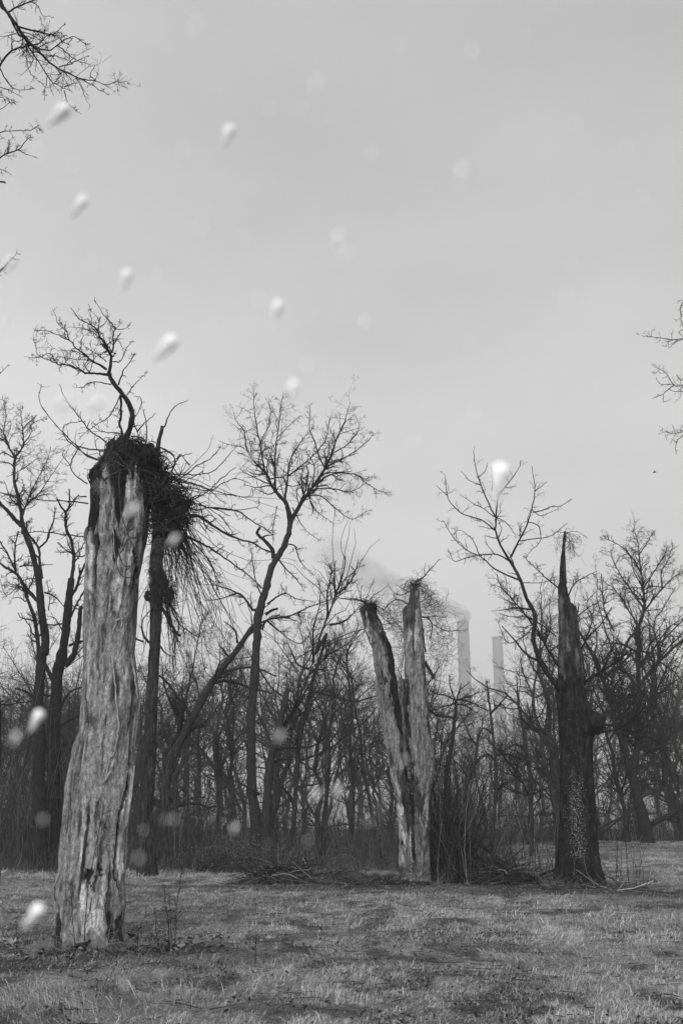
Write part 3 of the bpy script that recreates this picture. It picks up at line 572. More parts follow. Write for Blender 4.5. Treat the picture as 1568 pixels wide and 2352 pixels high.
# ---- forked snag in the middle
G = Tree('forked_dead_tree', 'forked dead tree in the middle, two broken stems splitting from one foot', 31, 960, seed=51)
D = 31; by = G.base_y()
left = [(by + 14, 917, 985)] + [(1489.6 + .35 * y, 509.6 + .35 * a, 509.6 + .35 * b) for y, a, b in [(1480, 1178, 1300), (1400, 1166, 1292), (1200, 1164, 1275), (1000, 1150, 1262), (850, 1112, 1230), (800, 1104, 1222), (600, 1066, 1216), (450, 1042, 1198), (300, 1016, 1166), (150, 1006, 1145), (0, 986, 1122)]] + \
       [(1254.4 + .225 * y, 784 + .225 * a, 784 + .225 * b) for y, a, b in [(2000, 450, 655), (1800, 408, 640), (1600, 382, 605), (1400, 352, 586), (1200, 330, 560), (1000, 295, 515), (850, 232, 440), (740, 205, 392), (640, 172, 352), (600, 225, 330)]]
left = [r for r in left if not (1489 < r[0] < 1700 and r[1] > 1000)]
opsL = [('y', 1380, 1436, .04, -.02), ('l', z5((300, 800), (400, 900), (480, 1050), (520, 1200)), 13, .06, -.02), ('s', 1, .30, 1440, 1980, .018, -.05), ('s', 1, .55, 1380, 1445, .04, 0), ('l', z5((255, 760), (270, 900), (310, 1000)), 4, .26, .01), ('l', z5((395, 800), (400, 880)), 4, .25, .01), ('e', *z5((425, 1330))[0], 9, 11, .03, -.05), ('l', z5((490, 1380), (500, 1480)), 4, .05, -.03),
        ('l', z4((1120, 800), (1150, 950), (1230, 1100), (1250, 1300), (1270, 1450)), [14, 14, 12, 9, 6], .075, -.05), ('l', z4((1185, 800), (1215, 1000), (1235, 1200)), [12, 12, 8], .05, -.05), ('s', -1, .55, 1770, 1990, .27, .02), ('l', z4((1170, 980), (1180, 1060)), 3, .45, 0), ('l', z4((1240, 1180), (1235, 1280), (1250, 1400)), 4, .30, .01), ('l', z4((1095, 650), (1105, 800)), 3, .04, -.03)]
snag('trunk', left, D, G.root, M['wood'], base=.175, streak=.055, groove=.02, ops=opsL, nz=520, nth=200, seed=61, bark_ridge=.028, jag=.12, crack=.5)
right = [(by + 16, 945, 995)] + [(1489.6 + .35 * y, 509.6 + .35 * a, 509.6 + .35 * b) for y, a, b in [(1530, 1270, 1372), (1400, 1265, 1368), (1200, 1252, 1370), (1000, 1246, 1374), (920, 1248, 1378), (850, 1232, 1386), (740, 1222, 1390), (600, 1212, 1378), (450, 1206, 1360), (300, 1200, 1345), (150, 1196, 1335)]] + \
        [(1254.4 + .225 * y, 784 + .225 * a, 784 + .225 * b) for y, a, b in [(2000, 672, 925), (1800, 660, 902), (1600, 652, 888), (1400, 646, 872), (1200, 642, 858), (1000, 638, 838), (800, 628, 828), (700, 620, 818), (640, 624, 810), (610, 645, 806), (595, 685, 803), (500, 693, 796), (420, 700, 790), (380, 712, 786), (362, 730, 780)]]
right = [r for r in right if r[0] > 1700 or r[1] < 944]
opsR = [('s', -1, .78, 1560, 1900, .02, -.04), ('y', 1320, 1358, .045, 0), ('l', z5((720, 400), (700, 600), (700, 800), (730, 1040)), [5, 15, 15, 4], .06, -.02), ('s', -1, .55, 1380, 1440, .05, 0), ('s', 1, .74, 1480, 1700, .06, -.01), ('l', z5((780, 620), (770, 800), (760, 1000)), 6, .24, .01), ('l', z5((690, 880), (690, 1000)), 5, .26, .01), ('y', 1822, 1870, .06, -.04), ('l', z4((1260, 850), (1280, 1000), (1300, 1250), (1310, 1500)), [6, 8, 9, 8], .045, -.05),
        ('l', z4((1340, 950), (1330, 1150), (1310, 1350)), [5, 7, 5], .27, 0), ('s', 1, .8, 1800, 2030, .05, 0), ('e', *z5((770, 1130))[0], 4, 3, .05, -.02), ('l', z5((650, 1340), (670, 1500), (650, 1700)), 3, .05, -.03), ('y', 1870, 2040, .13, -.03), ('l', z4((1350, 1000), (1340, 1200)), 3, .36, 0)]
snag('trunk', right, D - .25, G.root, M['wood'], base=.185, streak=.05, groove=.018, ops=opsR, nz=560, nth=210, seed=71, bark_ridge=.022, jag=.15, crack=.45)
for y in range(1340, 2000, 12): G.nodes.append((np.interp(y, [1340, 1500, 2000], [950, 952, 972]), y, D)); 
for y in range(1390, 1950, 12): G.nodes.append((np.interp(y, [1390, 1500, 2000], [845, 875, 945]), y, D))
snag('splinter', [(1760, 926, 940), (1660, 921, 936), (1560, 919, 930), (1548, 921, 926)], D - .1, G.root, M['wood'], base=.06, nz=60, nth=30, groove=.01)
for p, a, b, m_ in [(z5((130, 540), (220, 560), (300, 590)), 4, 3, 'vinedark'), (z5((250, 575), (150, 545), (0, 535), (-80, 500)), 5, 1.6, 'vinedark'), (z5((260, 575), (330, 500), (400, 460), (465, 405)), 2, 1, 'vine'), (z5((240, 570), (300, 420), (330, 330)), 2, 1, 'vine'), (z5((200, 570), (170, 430), (140, 370)), 2, 1, 'vine'), (z5((200, 560), (200, 440), (220, 390)), 2, 1, 'vine'),
                    (z5((760, 365), (840, 310), (900, 240), (1000, 135)), 4, 1.2, 'vinedark'), (z5((850, 300), (845, 240), (860, 170)), 2.5, 1, 'vinedark'), (z5((700, 460), (600, 500), (520, 460), (470, 390)), 2.5, 1, 'vine'), (z5((690, 600), (600, 550), (520, 560), (440, 640), (470, 600)), 4, 1.5, 'vinedark'), (z5((690, 470), (600, 420), (545, 375)), 2, 1, 'vine'),
                    (z5((780, 390), (850, 430), (920, 470), (955, 500)), 2, 1, 'vine'), (z5((800, 620), (870, 620), (940, 590), (985, 560)), 2, 1, 'vine'), (z5((820, 720), (890, 740), (930, 820), (900, 950)), 4, 2, 'vinedark'), (z5((830, 720), (1000, 720), (1070, 735)), 2, 1, 'vine'), (z5((940, 800), (1050, 860), (1150, 865), (1285, 850)), 3, 1, 'vine'),
                    (z5((850, 1180), (890, 1250), (940, 1350)), 9, 6, 'vinedark'), (z5((830, 840), (835, 960), (860, 1080)), 6, 4, 'vinedark'), (z5((870, 1420), (930, 1340), (1000, 1230)), 4, 2, 'twig'), (z5((890, 1660), (960, 1720), (1080, 1745), (1150, 1755)), 6, 4, 'vinedark'), (z5((780, 1430), (790, 1550), (840, 1650), (850, 1750)), 2.5, 2, 'vinedark'),
                    (z5((330, 600), (450, 660), (560, 790), (640, 900)), 3, 1.2, 'vine'), (z5((350, 620), (430, 740), (560, 830)), 2.5, 1.2, 'vine')]:
    G.stroke(p, a, b, 'vine', M[m_], sides=6, twigs=2, tn=6, tl=.25, tw=.35, stub=(a > 5))
pl = np.array(z5((225, 590), (260, 570), (350, 600), (360, 650), (300, 660), (240, 640)), float); tangle(G.root, pl, D, 160, 'vine_tangle', M['vinedark'], 52, .3, (.2, .9), (.004, .009)); lump(G.root, 851, 1394, 13, 8, D, .3, 'rotten_core', M['mass'], 53)
pl = np.array(z5((700, 360), (790, 350), (800, 400), (700, 400)), float); tangle(G.root, pl, D, 110, 'vine_tangle', M['vinedark'], 54, .2, (.2, .9), (.004, .008), down=.5)
pl = np.array(z5((640, 350), (800, 340), (900, 420), (930, 560), (850, 520), (790, 420), (700, 380), (640, 420)), float); tangle(G.root, pl, D, 130, 'hanging_vine', M['vine'], 55, .2, (.2, .8), (.003, .006), down=.8)
pl = np.array(z5((820, 450), (1000, 560), (1100, 800), (1100, 1100), (950, 1250), (880, 1100), (830, 700)), float); tangle(G.root, pl, D + .4, 260, 'vine_tangle', M['vine'], 56, .4, (.3, 1.5), (.003, .007))
pl = np.array(z5((420, 600), (640, 600), (640, 900), (600, 1300), (560, 1000), (450, 800)), float); tangle(G.root, pl, D + .5, 200, 'vine_tangle', M['vine'], 57, .4, (.3, 1.5), (.003, .007))

# ---- dark lichened tree on the right with a spike top and one long pale limb
R_ = Tree('spike_topped_tree', 'dark lichen-flecked broken tree tapering to a tall thin spike, burl on its right side', 29.5, 1335, seed=61, spread=.25)
D = 29.5; by = R_.base_y()
rw = [(by + 14, 1262, 1406), (by, 1272, 1392)] + [(1568 + .35 * y, 1019.2 + .35 * a, 1019.2 + .35 * b) for y, a, b in [(1300, 728, 1050), (1200, 746, 1022), (1100, 756, 1008), (1000, 762, 1000), (800, 768, 985), (600, 766, 970), (450, 762, 966), (380, 760, 972), (280, 756, 985), (220, 752, 975), (140, 746, 946), (60, 742, 922)]] + \
     [(1019.2 + .375 * y, 980 + .375 * a, 980 + .375 * b) for y, a, b in [(1540, 790, 966), (1480, 782, 958), (1450, 790, 956), (1430, 800, 952), (1350, 802, 946), (1200, 806, 937), (1100, 804, 925), (1000, 802, 915), (975, 800, 880), (900, 804, 858), (850, 806, 854), (780, 810, 850), (700, 819, 846), (620, 824, 847), (570, 830, 851), (548, 838, 852)]]
opsT = [('y', 1180, 1330, .035, 0), ('y', 1330, 1400, .03, 0), ('y', 1400, 1552, .036, 0), ('l', z6((820, 930), (815, 1150), (815, 1400)), 6, .07, .01), ('l', z6((860, 980), (880, 1150), (890, 1400)), [3, 5, 8], .04, -.03), ('l', z6((850, 1120), (850, 1300)), 5, .09, 0), ('s', 1, .62, 1400, 1570, .05, 0), ('l', z6((905, 1280), (915, 1420)), 4, .09, 0), ('y', 1568, 2100, .020, .02)]
def lf(px, py):
    q = np.exp(-((px - 1316 - (py - 1850) * .02) / 34) ** 2) * sst(1590, 1640, py) * (1 - sst(1960, 2010, py)) * (.55 + .45 * sst(1740, 1830, py))
    return q * 1.0
snag('trunk', rw, D, R_.root, M['lichenwood'], base=.018, streak=.012, groove=.02, ops=opsT, nz=620, nth=220, seed=81, bark_ridge=.022, jag=.2, lichen_fn=lf, crack=.3, flute=.05)
for y in range(1230, 2030, 10): R_.nodes.append((np.interp(y, [1230, 1400, 1500, 1600, 2000], [1297, 1297, 1308, 1312, 1330]), y, D))
k_ = mpp(1650, D); lump(R_.root, 1366, 1660, 19, 27, D - .15, .36, 'burl', M['bark'], 63, amp=.15, n=40)
R_.stroke([(1322, 1420), (1327, 1400), (1328, 1385)], 6, 2, 'splinter', twigs=0, stub=True)
R_.stroke(z6((795, 1475), (770, 1450), (720, 1380), (675, 1290), (650, 1180), (662, 1090), (650, 1020), (610, 950), (580, 860), (550, 790), (505, 715)), 14, 7, 'branch', M['bark2'], sides=10, twigs=1, tn=1, depth=-1.2)
GL = [([(505, 715), (460, 640), (425, 550), (420, 450), (430, 350), (440, 310), (500, 240), (560, 150), (575, 100)], 6, 1.3), ([(420, 450), (370, 350), (330, 250), (300, 150), (285, 45)], 4, 1.2), ([(415, 530), (330, 465), (220, 430), (130, 340), (112, 195)], 4, 1.2), ([(125, 320), (55, 255)], 2, 1),
      ([(575, 840), (420, 770), (340, 700), (240, 650), (150, 560), (100, 470)], 4.5, 1.2), ([(500, 715), (430, 680), (320, 680), (240, 700), (165, 720), (130, 650)], 4, 1.2), ([(510, 700), (560, 600), (610, 500), (640, 400), (660, 290), (643, 138)], 5, 1.2), ([(570, 595), (680, 580), (760, 565), (800, 535), (855, 488)], 3, 1.2),
      ([(645, 420), (700, 410), (760, 385), (820, 380), (885, 338)], 3, 1.2), ([(438, 315), (430, 250), (432, 190)], 2.2, 1), ([(395, 290), (400, 220), (392, 140)], 2.2, 1), ([(440, 320), (395, 200)], 2, 1), ([(330, 250), (270, 230), (208, 170)], 2.5, 1), ([(320, 205), (360, 160), (370, 120)], 2.2, 1), ([(660, 290), (700, 260), (735, 233)], 2.2, 1),
      ([(620, 480), (680, 500), (695, 545), (690, 600), (640, 650), (600, 700)], 2.5, 1.2), ([(415, 450), (350, 400), (290, 370), (200, 310)], 2.5, 1), ([(420, 450), (480, 480), (540, 560), (545, 580)], 2.5, 1), ([(320, 680), (280, 590), (200, 530), (150, 560)], 2.5, 1), ([(420, 680), (370, 620), (355, 575)], 2.2, 1), ([(580, 850), (700, 850), (800, 830)], 2, 1), ([(240, 655), (200, 600), (150, 590)], 2, 1), ([(500, 240), (470, 165)], 2, 1), ([(640, 400), (700, 440), (800, 400)], 2, 1)]
for p, a, b in GL: R_.stroke(z6(*p), a, b, 'branch', tn=4, twigs=2, tl=.18, rmin=.0045, ang=(30, 70))
for p, a, b in [(z6((810, 1370), (740, 1260), (680, 1150), (600, 1050), (520, 950), (450, 870), (428, 800)), 7, 2), (z6((700, 1190), (660, 1100), (560, 1010), (440, 920)), 3, 1.2), (z6((650, 1120), (590, 1180), (500, 1220), (440, 1115)), 3, 1.2), (z6((790, 1180), (690, 1100), (600, 1060), (510, 1060), (440, 1035)), 3, 1.2), (z6((800, 1450), (700, 1330), (620, 1350)), 3, 1.2),
                (z6((870, 1540), (930, 1490), (1020, 1420), (1110, 1370), (1190, 1310), (1250, 1260)), 8, 2), (z6((850, 1480), (900, 1510), (960, 1450)), 5, 4), (z7((985, 335), (1110, 312), (1175, 280)), 5, 3), (z7((1160, 290), (1230, 240), (1300, 180)), 4, 2), (z7((1170, 305), (1265, 325)), 4, 2),
                (z6((1020, 1420), (1100, 1440), (1180, 1490), (1280, 1530)), 3, 1.5), (z6((940, 1260), (990, 1180), (1060, 1110), (1130, 1000)), 4, 1.5), (z6((920, 1060), (990, 1000), (1050, 975)), 3, 1), (z6((930, 1400), (960, 1450), (985, 1440)), 3, 1.5), (z6((820, 900), (740, 830), (660, 760), (600, 700)), 4, 1.2), (z6((860, 940), (900, 860), (960, 820), (1040, 780)), 4, 1.2)]:
    R_.stroke(p, a, b, 'branch', tn=7, twigs=3, tl=.3, ang=(25, 70))
pl = np.array(z6((800, 545), (850, 530), (900, 560), (915, 600), (905, 680), (860, 640), (850, 580), (825, 600), (790, 640)), float); tangle(R_.root, pl, D, 90, 'vine_tangle', M['vinedark'], 64, .25, (.25, .7), (.003, .006), down=.9)
for p in [((850, 545), (920, 540), (985, 580)), ((850, 548), (900, 560), (940, 600)), ((840, 545), (800, 540), (770, 560)), ((845, 540), (858, 515), (880, 530)), ((850, 560), (890, 620), (905, 690))]: R_.stroke(z6(*p), 1.6, .8, 'vine', M['vine'], twigs=1, tl=.2, sides=4)

# ---- the big tree at the right edge of the wood
H_ = Tree('bare_tree', 'big dark many-limbed bare tree just behind the grassy rise at the right', 57, 1488, seed=71, spread=.3)
by = H_.base_y()
H_.stroke([(1490, by + 10)] + zh((655, 2130), (640, 2030), (610, 1930), (585, 1830), (568, 1740)), 36, 20, 'trunk', M['bark'], sides=12, twigs=0, depth=0)
HL = [([(570, 1790), (535, 1660), (495, 1500), (450, 1380), (420, 1250), (370, 1110), (320, 980), (250, 850), (190, 740)], 18, 5, 2), ([(570, 1790), (575, 1640), (600, 1500), (598, 1300), (605, 1120), (600, 1000), (605, 900), (600, 760)], 17, 10, 2), ([(600, 760), (640, 640), (635, 520), (620, 400), (605, 280), (600, 200), (570, 100)], 8, 1.2, 6),
      ([(600, 760), (640, 650), (760, 500), (830, 430), (896, 390)], 6, 1.5, 5), ([(620, 1130), (650, 1080), (730, 990), (830, 890), (896, 840)], 10, 4, 5), ([(500, 1510), (560, 1480), (630, 1450), (650, 1360), (720, 1180), (790, 1020), (896, 850)], 9, 2, 5), ([(690, 2050), (760, 2010), (830, 1980), (900, 1920), (960, 1820)], 14, 8, 3),
      ([(610, 1550), (700, 1555), (770, 1520), (830, 1440), (896, 1400)], 9, 4, 3), ([(370, 1105), (430, 1040), (480, 1020), (500, 920), (550, 820), (600, 770)], 9, 5, 5), ([(600, 740), (540, 650), (490, 570), (440, 500), (380, 470)], 5, 1.2, 6), ([(640, 640), (560, 520), (500, 440), (440, 330), (420, 250)], 5, 1.2, 6), ([(635, 500), (700, 400), (760, 300), (790, 240)], 4, 1.2, 7),
      ([(620, 400), (560, 300), (480, 220), (380, 170)], 4, 1.2, 7), ([(605, 280), (660, 200), (700, 130)], 3, 1.2, 7), ([(760, 500), (750, 400), (790, 330), (830, 220)], 4, 1.2, 7), ([(370, 1110), (400, 950), (440, 850), (400, 700)], 5, 1.2, 5), ([(480, 1030), (540, 1080), (580, 1160)], 6, 5, 2), ([(600, 900), (680, 950), (720, 1100), (700, 1250)], 5, 2, 3),
      ([(570, 1400), (545, 1350), (590, 1310), (600, 1200)], 7, 4, 2), ([(610, 1000), (700, 900), (800, 760), (896, 700)], 5, 1.5, 5), ([(440, 780), (380, 650), (370, 540), (360, 400)], 5, 1.2, 6), ([(730, 990), (760, 850), (790, 760), (770, 700)], 4, 1.3, 5), ([(250, 850), (300, 700), (260, 600), (330, 520)], 4, 1.2, 6), ([(450, 1380), (400, 1300), (350, 1240)], 4, 1.5, 5),
      ([(320, 980), (240, 930), (200, 900), (130, 950)], 3, 1.2, 5), ([(740, 980), (850, 1060), (896, 1150)], 4, 1.5, 4)]
for p, a, b, tn in HL: H_.stroke(zh(*p), a, b, 'branch', tn=tn + 1, twigs=3, tl=.33, rmin=.0065, ang=(20, 65), density=1.5)

# ---- the two heavy dark trees at the left
I_ = Tree('bare_tree', 'tall dark bare tree at the far left, slanting limbs reaching past the left edge', 40, 95, seed=81, spread=.3)
by = I_.base_y()
I_.stroke([(92, by + 12)] + zb((340, 1300), (335, 1000), (350, 800), (330, 500), (350, 200), (355, 0)) + za((385, 2250), (390, 2100), (360, 1900), (345, 1720), (325, 1560), (280, 1380), (220, 1220), (195, 1130)), 40, 11, 'trunk', M['bark'], sides=12, twigs=0, depth=0)
IL = [([(195, 1150), (140, 1100), (60, 1010), (0, 950), (-60, 880)], 11, 6, 3), ([(195, 1130), (180, 1000), (150, 870), (125, 740), (125, 620), (135, 555)], 10, 6, 4), ([(135, 555), (180, 500), (205, 430), (195, 300), (185, 200), (185, 140)], 5, 1.2, 7), ([(130, 555), (80, 470), (35, 350), (55, 200), (30, 90)], 5, 1.2, 7), ([(205, 440), (270, 350), (280, 270), (380, 230)], 3, 1.2, 7), ([(200, 310), (260, 250), (330, 190)], 3, 1, 7),
      ([(365, 1600), (345, 1450), (335, 1340), (270, 1250), (235, 1190), (235, 1110)], 7, 4, 3), ([(338, 1340), (400, 1280), (425, 1200), (460, 1120), (475, 1020)], 5, 3, 3), ([(320, 1790), (230, 1690), (150, 1570), (60, 1510), (0, 1470)], 9, 5, 4), ([(140, 1550), (130, 1440), (135, 1300), (160, 1200)], 5, 3, 4), ([(140, 1540), (60, 1380), (0, 1280)], 5, 3, 4), ([(190, 1090), (230, 960), (330, 880), (440, 720), (560, 540)], 4, 1, 6),
      ([(180, 1000), (90, 900), (40, 760)], 3.5, 1.2, 5), ([(130, 700), (230, 640), (330, 560)], 2.5, 1, 6), ([(200, 1060), (250, 900), (400, 600), (440, 470)], 4, 1, 6), ([(350, 2352), (330, 2150), (300, 1950), (230, 1750), (200, 1690)], 12, 6, 3), ([(385, 1720), (440, 1740), (500, 1780), (560, 1860)], 4, 1.5, 5), ([(170, 1500), (220, 1490), (330, 1490), (460, 1480)], 4, 1.5, 6),
      ([(120, 560), (40, 520), (0, 530)], 4, 2, 5), ([(125, 640), (60, 600), (-40, 620)], 3, 1, 5), ([(330, 1600), (200, 1620), (60, 1750), (0, 1600)], 3, 1, 5)]
for p, a, b, tn in IL: I_.stroke(za(*p), a, b, 'branch', tn=tn, twigs=3, tl=.32, ang=(25, 70), density=1.7, rmin=.006)
J_ = Tree('bare_tree', 'thick dark bare tree forking low, between the far left tree and the weathered trunk', 42, 135, seed=91, spread=.3)
by = J_.base_y()
J_.stroke([(134, by + 12)] + zb((480, 1500), (470, 1100), (460, 800), (480, 500), (490, 330), (510, 150)) + za((520, 2352), (555, 2150), (575, 2000), (590, 1850), (605, 1700), (618, 1600)), 52, 15, 'trunk', M['bark'], sides=12, twigs=0, depth=0)
JL = [([(618, 1610), (632, 1500), (640, 1400), (615, 1280), (575, 1180), (565, 1100), (568, 1030)], 9, 6, 3), ([(568, 1035), (530, 980), (492, 915)], 5, 3, 3), ([(568, 1035), (600, 980), (598, 830)], 5, 3, 2), ([(570, 1030), (630, 960), (665, 900)], 4, 2, 3), ([(610, 1760), (660, 1680), (690, 1570), (740, 1470)], 8, 5, 3), ([(690, 1570), (680, 1480)], 4, 2, 3), ([(600, 1950), (650, 1850), (700, 1750), (740, 1690)], 6, 3, 4),
      ([(560, 2352), (640, 2250), (680, 2050), (690, 1900), (700, 1840)], 16, 9, 3), ([(470, 2500), (420, 2400), (390, 2330), (400, 2230)], 13, 6, 3), ([(600, 2180), (660, 2150), (740, 2140)], 7, 5, 2), ([(640, 1390), (560, 1350), (500, 1300)], 3, 1, 5), ([(550, 1990), (450, 2000), (340, 1970), (240, 1900)], 4, 1.5, 6), ([(640, 1400), (700, 1340), (760, 1220)], 3, 1, 5), ([(540, 2050), (480, 1950), (430, 1930)], 4, 1.5, 6),
      ([(420, 1880), (430, 1750), (400, 1620)], 3, 1, 6)]
for p, a, b, tn in JL: J_.stroke(za(*p), a, b, 'branch', tn=tn, twigs=3, tl=.32, density=1.4, rmin=.006)
for p in [((480, 700), (560, 640), (640, 600), (700, 560)), ((300, 440), (240, 380), (130, 340)), ((500, 420), (380, 400), (290, 400)), ((480, 560), (600, 380), (700, 340)), ((540, 830), (640, 800), (700, 790))]: J_.stroke(zb(*p), 8, 3, 'branch', tn=5, twigs=3)
X_ = Tree('bare_tree', 'dark trunk cut off by the left edge of the photo, standing low at mid height', 34, -12, seed=95); by = X_.base_y()
X_.stroke([(-14, by + 10), (-14, 1850), (-10, 1780), (-6, 1700), (-6, 1652), (-10, 1600), (-30, 1500)], 30, 16, 'trunk', M['bark'], twigs=0, depth=0)
X_.stroke([(-12, 1700), (-40, 1560), (-70, 1400)], 10, 4, 'branch')

# ---- trees outside the frame whose branches hang into it
K_ = Tree('overhanging_tree', 'bare tree beyond the left edge whose twiggy branches hang into the top left sky', 11.0, -420, seed=101, spread=.12)
by = K_.base_y()
K_.stroke([(-430, by + 20), (-425, 2000), (-415, 1500), (-400, 1100), (-380, 800), (-350, 500), (-300, 200), (-260, -100), (-240, -300)], 70, 22, 'trunk', M['bark2'], sides=14, twigs=0, depth=0)
K_.stroke([(-300, 200), (-180, 40), (-90, -60), (-30, -60), (0, 0), (8, 20)], 24, 9.5, 'branch', twigs=0, sides=10)
KL = [([(15, 35), (60, 95), (100, 150), (150, 220), (200, 275), (245, 315), (300, 372), (400, 425), (470, 455), (540, 462), (600, 485), (650, 480), (682, 456)], 8.5, 1.2), ([(60, 95), (100, 185), (150, 230), (180, 290), (240, 380), (290, 460), (350, 500), (410, 522)], 5, 1.2), ([(370, 520), (385, 580), (420, 620), (470, 658)], 2.5, 1), ([(100, 152), (200, 178), (260, 190), (320, 205), (380, 250), (420, 220)], 4.5, 1.5), ([(300, 200), (340, 170), (378, 127)], 2.5, 1),
      ([(-60, 480), (0, 380), (40, 320), (80, 285), (130, 270), (190, 262), (240, 240), (270, 205), (330, 190)], 6.5, 1.5), ([(45, 70), (110, 35), (170, 15), (220, 35), (245, 90), (290, 93)], 3.5, 1), ([(50, 70), (120, 30), (200, 0), (300, -30)], 4, 1.5), ([(0, 390), (50, 480), (110, 515), (200, 505)], 3, 1), ([(0, 395), (-20, 480), (30, 560), (90, 580)], 3, 1), ([(190, 270), (280, 290), (330, 260), (420, 210), (495, 258)], 4, 1.2), ([(330, 260), (390, 310), (450, 350), (520, 372)], 3, 1),
      ([(240, 315), (230, 270), (300, 240), (370, 200)], 2.5, 1), ([(340, 385), (400, 370), (440, 350), (510, 320)], 3, 1), ([(470, 455), (530, 490), (580, 520), (625, 545)], 2.6, 1), ([(550, 465), (520, 430), (545, 380)], 2.2, 1), ([(160, 230), (155, 330), (170, 410), (225, 470)], 2, 1), ([(270, 440), (265, 500), (255, 580)], 2, 1), ([(370, 500), (420, 480), (450, 480)], 2, 1), ([(75, 290), (70, 220), (68, 180)], 2.5, 1), ([(230, 95), (250, 160)], 1.8, 1),
      ([(-120, 780), (0, 758), (120, 750), (180, 745), (228, 715)], 3.2, 1.4), ([(-120, 1000), (0, 905), (50, 880), (110, 858), (165, 795), (185, 790)], 5, 1.5), ([(108, 860), (150, 885), (213, 905)], 2.5, 1), ([(50, 880), (50, 830), (52, 795)], 2, 1), ([(-100, 930), (0, 965), (70, 1005)], 2.2, 1), ([(-80, 1060), (0, 1045), (35, 1050)], 6, 4), ([(-80, 1620), (0, 1560), (60, 1500), (100, 1447)], 2.6, 1.2), ([(-80, 1600), (0, 1550), (60, 1500)], 2.2, 1.2),
      ([(-80, 2200), (0, 2150), (52, 2090)], 2.2, 1), ([(-80, 640), (0, 630), (60, 590), (95, 583)], 2.5, 1), ([(-120, 560), (0, 560), (60, 585)], 2.5, 1), ([(0, 500), (60, 520), (130, 560)], 2, 1)]
for p, a, b in KL: K_.stroke(z8(*p), a, b, 'branch', M['bark'], tn=5, twigs=2, tl=.22, rmin=.0028, ang=(25, 65), density=1.1, wander=.7)
for j_, (p, a) in enumerate([([(-380, 800), (-200, 600), (-60, 380), (-48, 312)], 12), ([(-400, 1100), (-200, 900), (-60, 700), (-32, 640)], 10), ([(-380, 700), (-220, 400), (-60, 230), (-24, 192)], 12)]): K_.stroke(p, a, 5, 'branch', M['bark'], twigs=0, depth=-.5)
Lr = Tree('overhanging_tree', 'bare tree beyond the right edge whose twig ends reach into the sky at mid height', 20, 1900, seed=111, spread=.1)
by = Lr.base_y()
Lr.stroke([(1900, by + 14), (1895, 1700), (1880, 1300), (1860, 1000), (1840, 700)], 60, 16, 'trunk', M['bark2'], sides=12, twigs=0, depth=0)
for p, a, b in [([(1600, 395), (1300, 380), (1107, 395), (1000, 402), (900, 382), (780, 373)], 5, 1), ([(1060, 400), (1020, 440), (985, 475)], 1.8, 1), ([(1700, 850), (1300, 790), (1107, 775), (1030, 768), (970, 680), (908, 635)], 5, 1), ([(1035, 765), (980, 810), (940, 845), (850, 880)], 2.5, 1), ([(1000, 765), (930, 765), (885, 720)], 1.8, .9), ([(945, 850), (950, 905), (1010, 878)], 1.5, .9), ([(1107, 820), (1030, 820), (980, 800)], 1.8, .9),
                ([(1107, 710), (1085, 730), (1050, 680)], 1.8, .9), ([(1700, 1200), (1300, 1130), (1107, 1148), (1030, 1157), (935, 1150)], 4.5, 1), ([(1107, 1170), (1060, 1220), (1045, 1280), (1050, 1330)], 2, 1), ([(1050, 1230), (1005, 1205)], 1.5, .9), ([(1300, 100), (1150, 60), (1107, 90), (1085, 150), (1090, 240), (1107, 300)], 3, 1), ([(1107, 320), (1070, 340), (1107, 380)], 2, 1)]:
    Lr.stroke(zr(*p), a, b, 'branch', M['bark'], tn=5, twigs=2, tl=.16, rmin=.0035)
for a_, b_ in [((1880, 1300), (1708, 778)), ((1885, 1400), (1736, 907)), ((1885, 1500), (1736, 1006)), ((1850, 900), (1623, 695))]: Lr.stroke([a_, ((a_[0] + b_[0]) / 2, (a_[1] + b_[1]) / 2 - 30), b_], 10, 4, 'branch', M['bark'], twigs=1)

# ---- small snag with a mop of twigs, right of the forked snag
Q_ = Tree('small_snag', 'thin dark broken snag with a mop of twigs on top, right of the forked snag', 34, 1030, seed=121)
by = Q_.base_y()
Q_.stroke([(1020, by + 10)] + zm((440, 1300), (450, 1000), (450, 760), (470, 640), (495, 500), (510, 350), (525, 220), (530, 140)), 18, 7, 'trunk', M['bark2'], twigs=0, depth=0, sides=10, stub=True)
for p in [((530, 150), (450, 110), (370, 90), (310, 60)), ((530, 180), (600, 190), (680, 240), (740, 280)), ((530, 150), (560, 60), (640, 0)), ((525, 170), (430, 200), (330, 230)), ((510, 290), (440, 280), (380, 260), (310, 200)), ((530, 150), (620, 120), (720, 80)), ((510, 440), (430, 500), (360, 470)), ((530, 160), (480, 40), (470, -60)), ((530, 140), (640, 160), (800, 240))]:
    Q_.stroke(zm(*p), 4.5, 1.4, 'branch', twigs=3, tn=7, tl=.35, density=1.2)
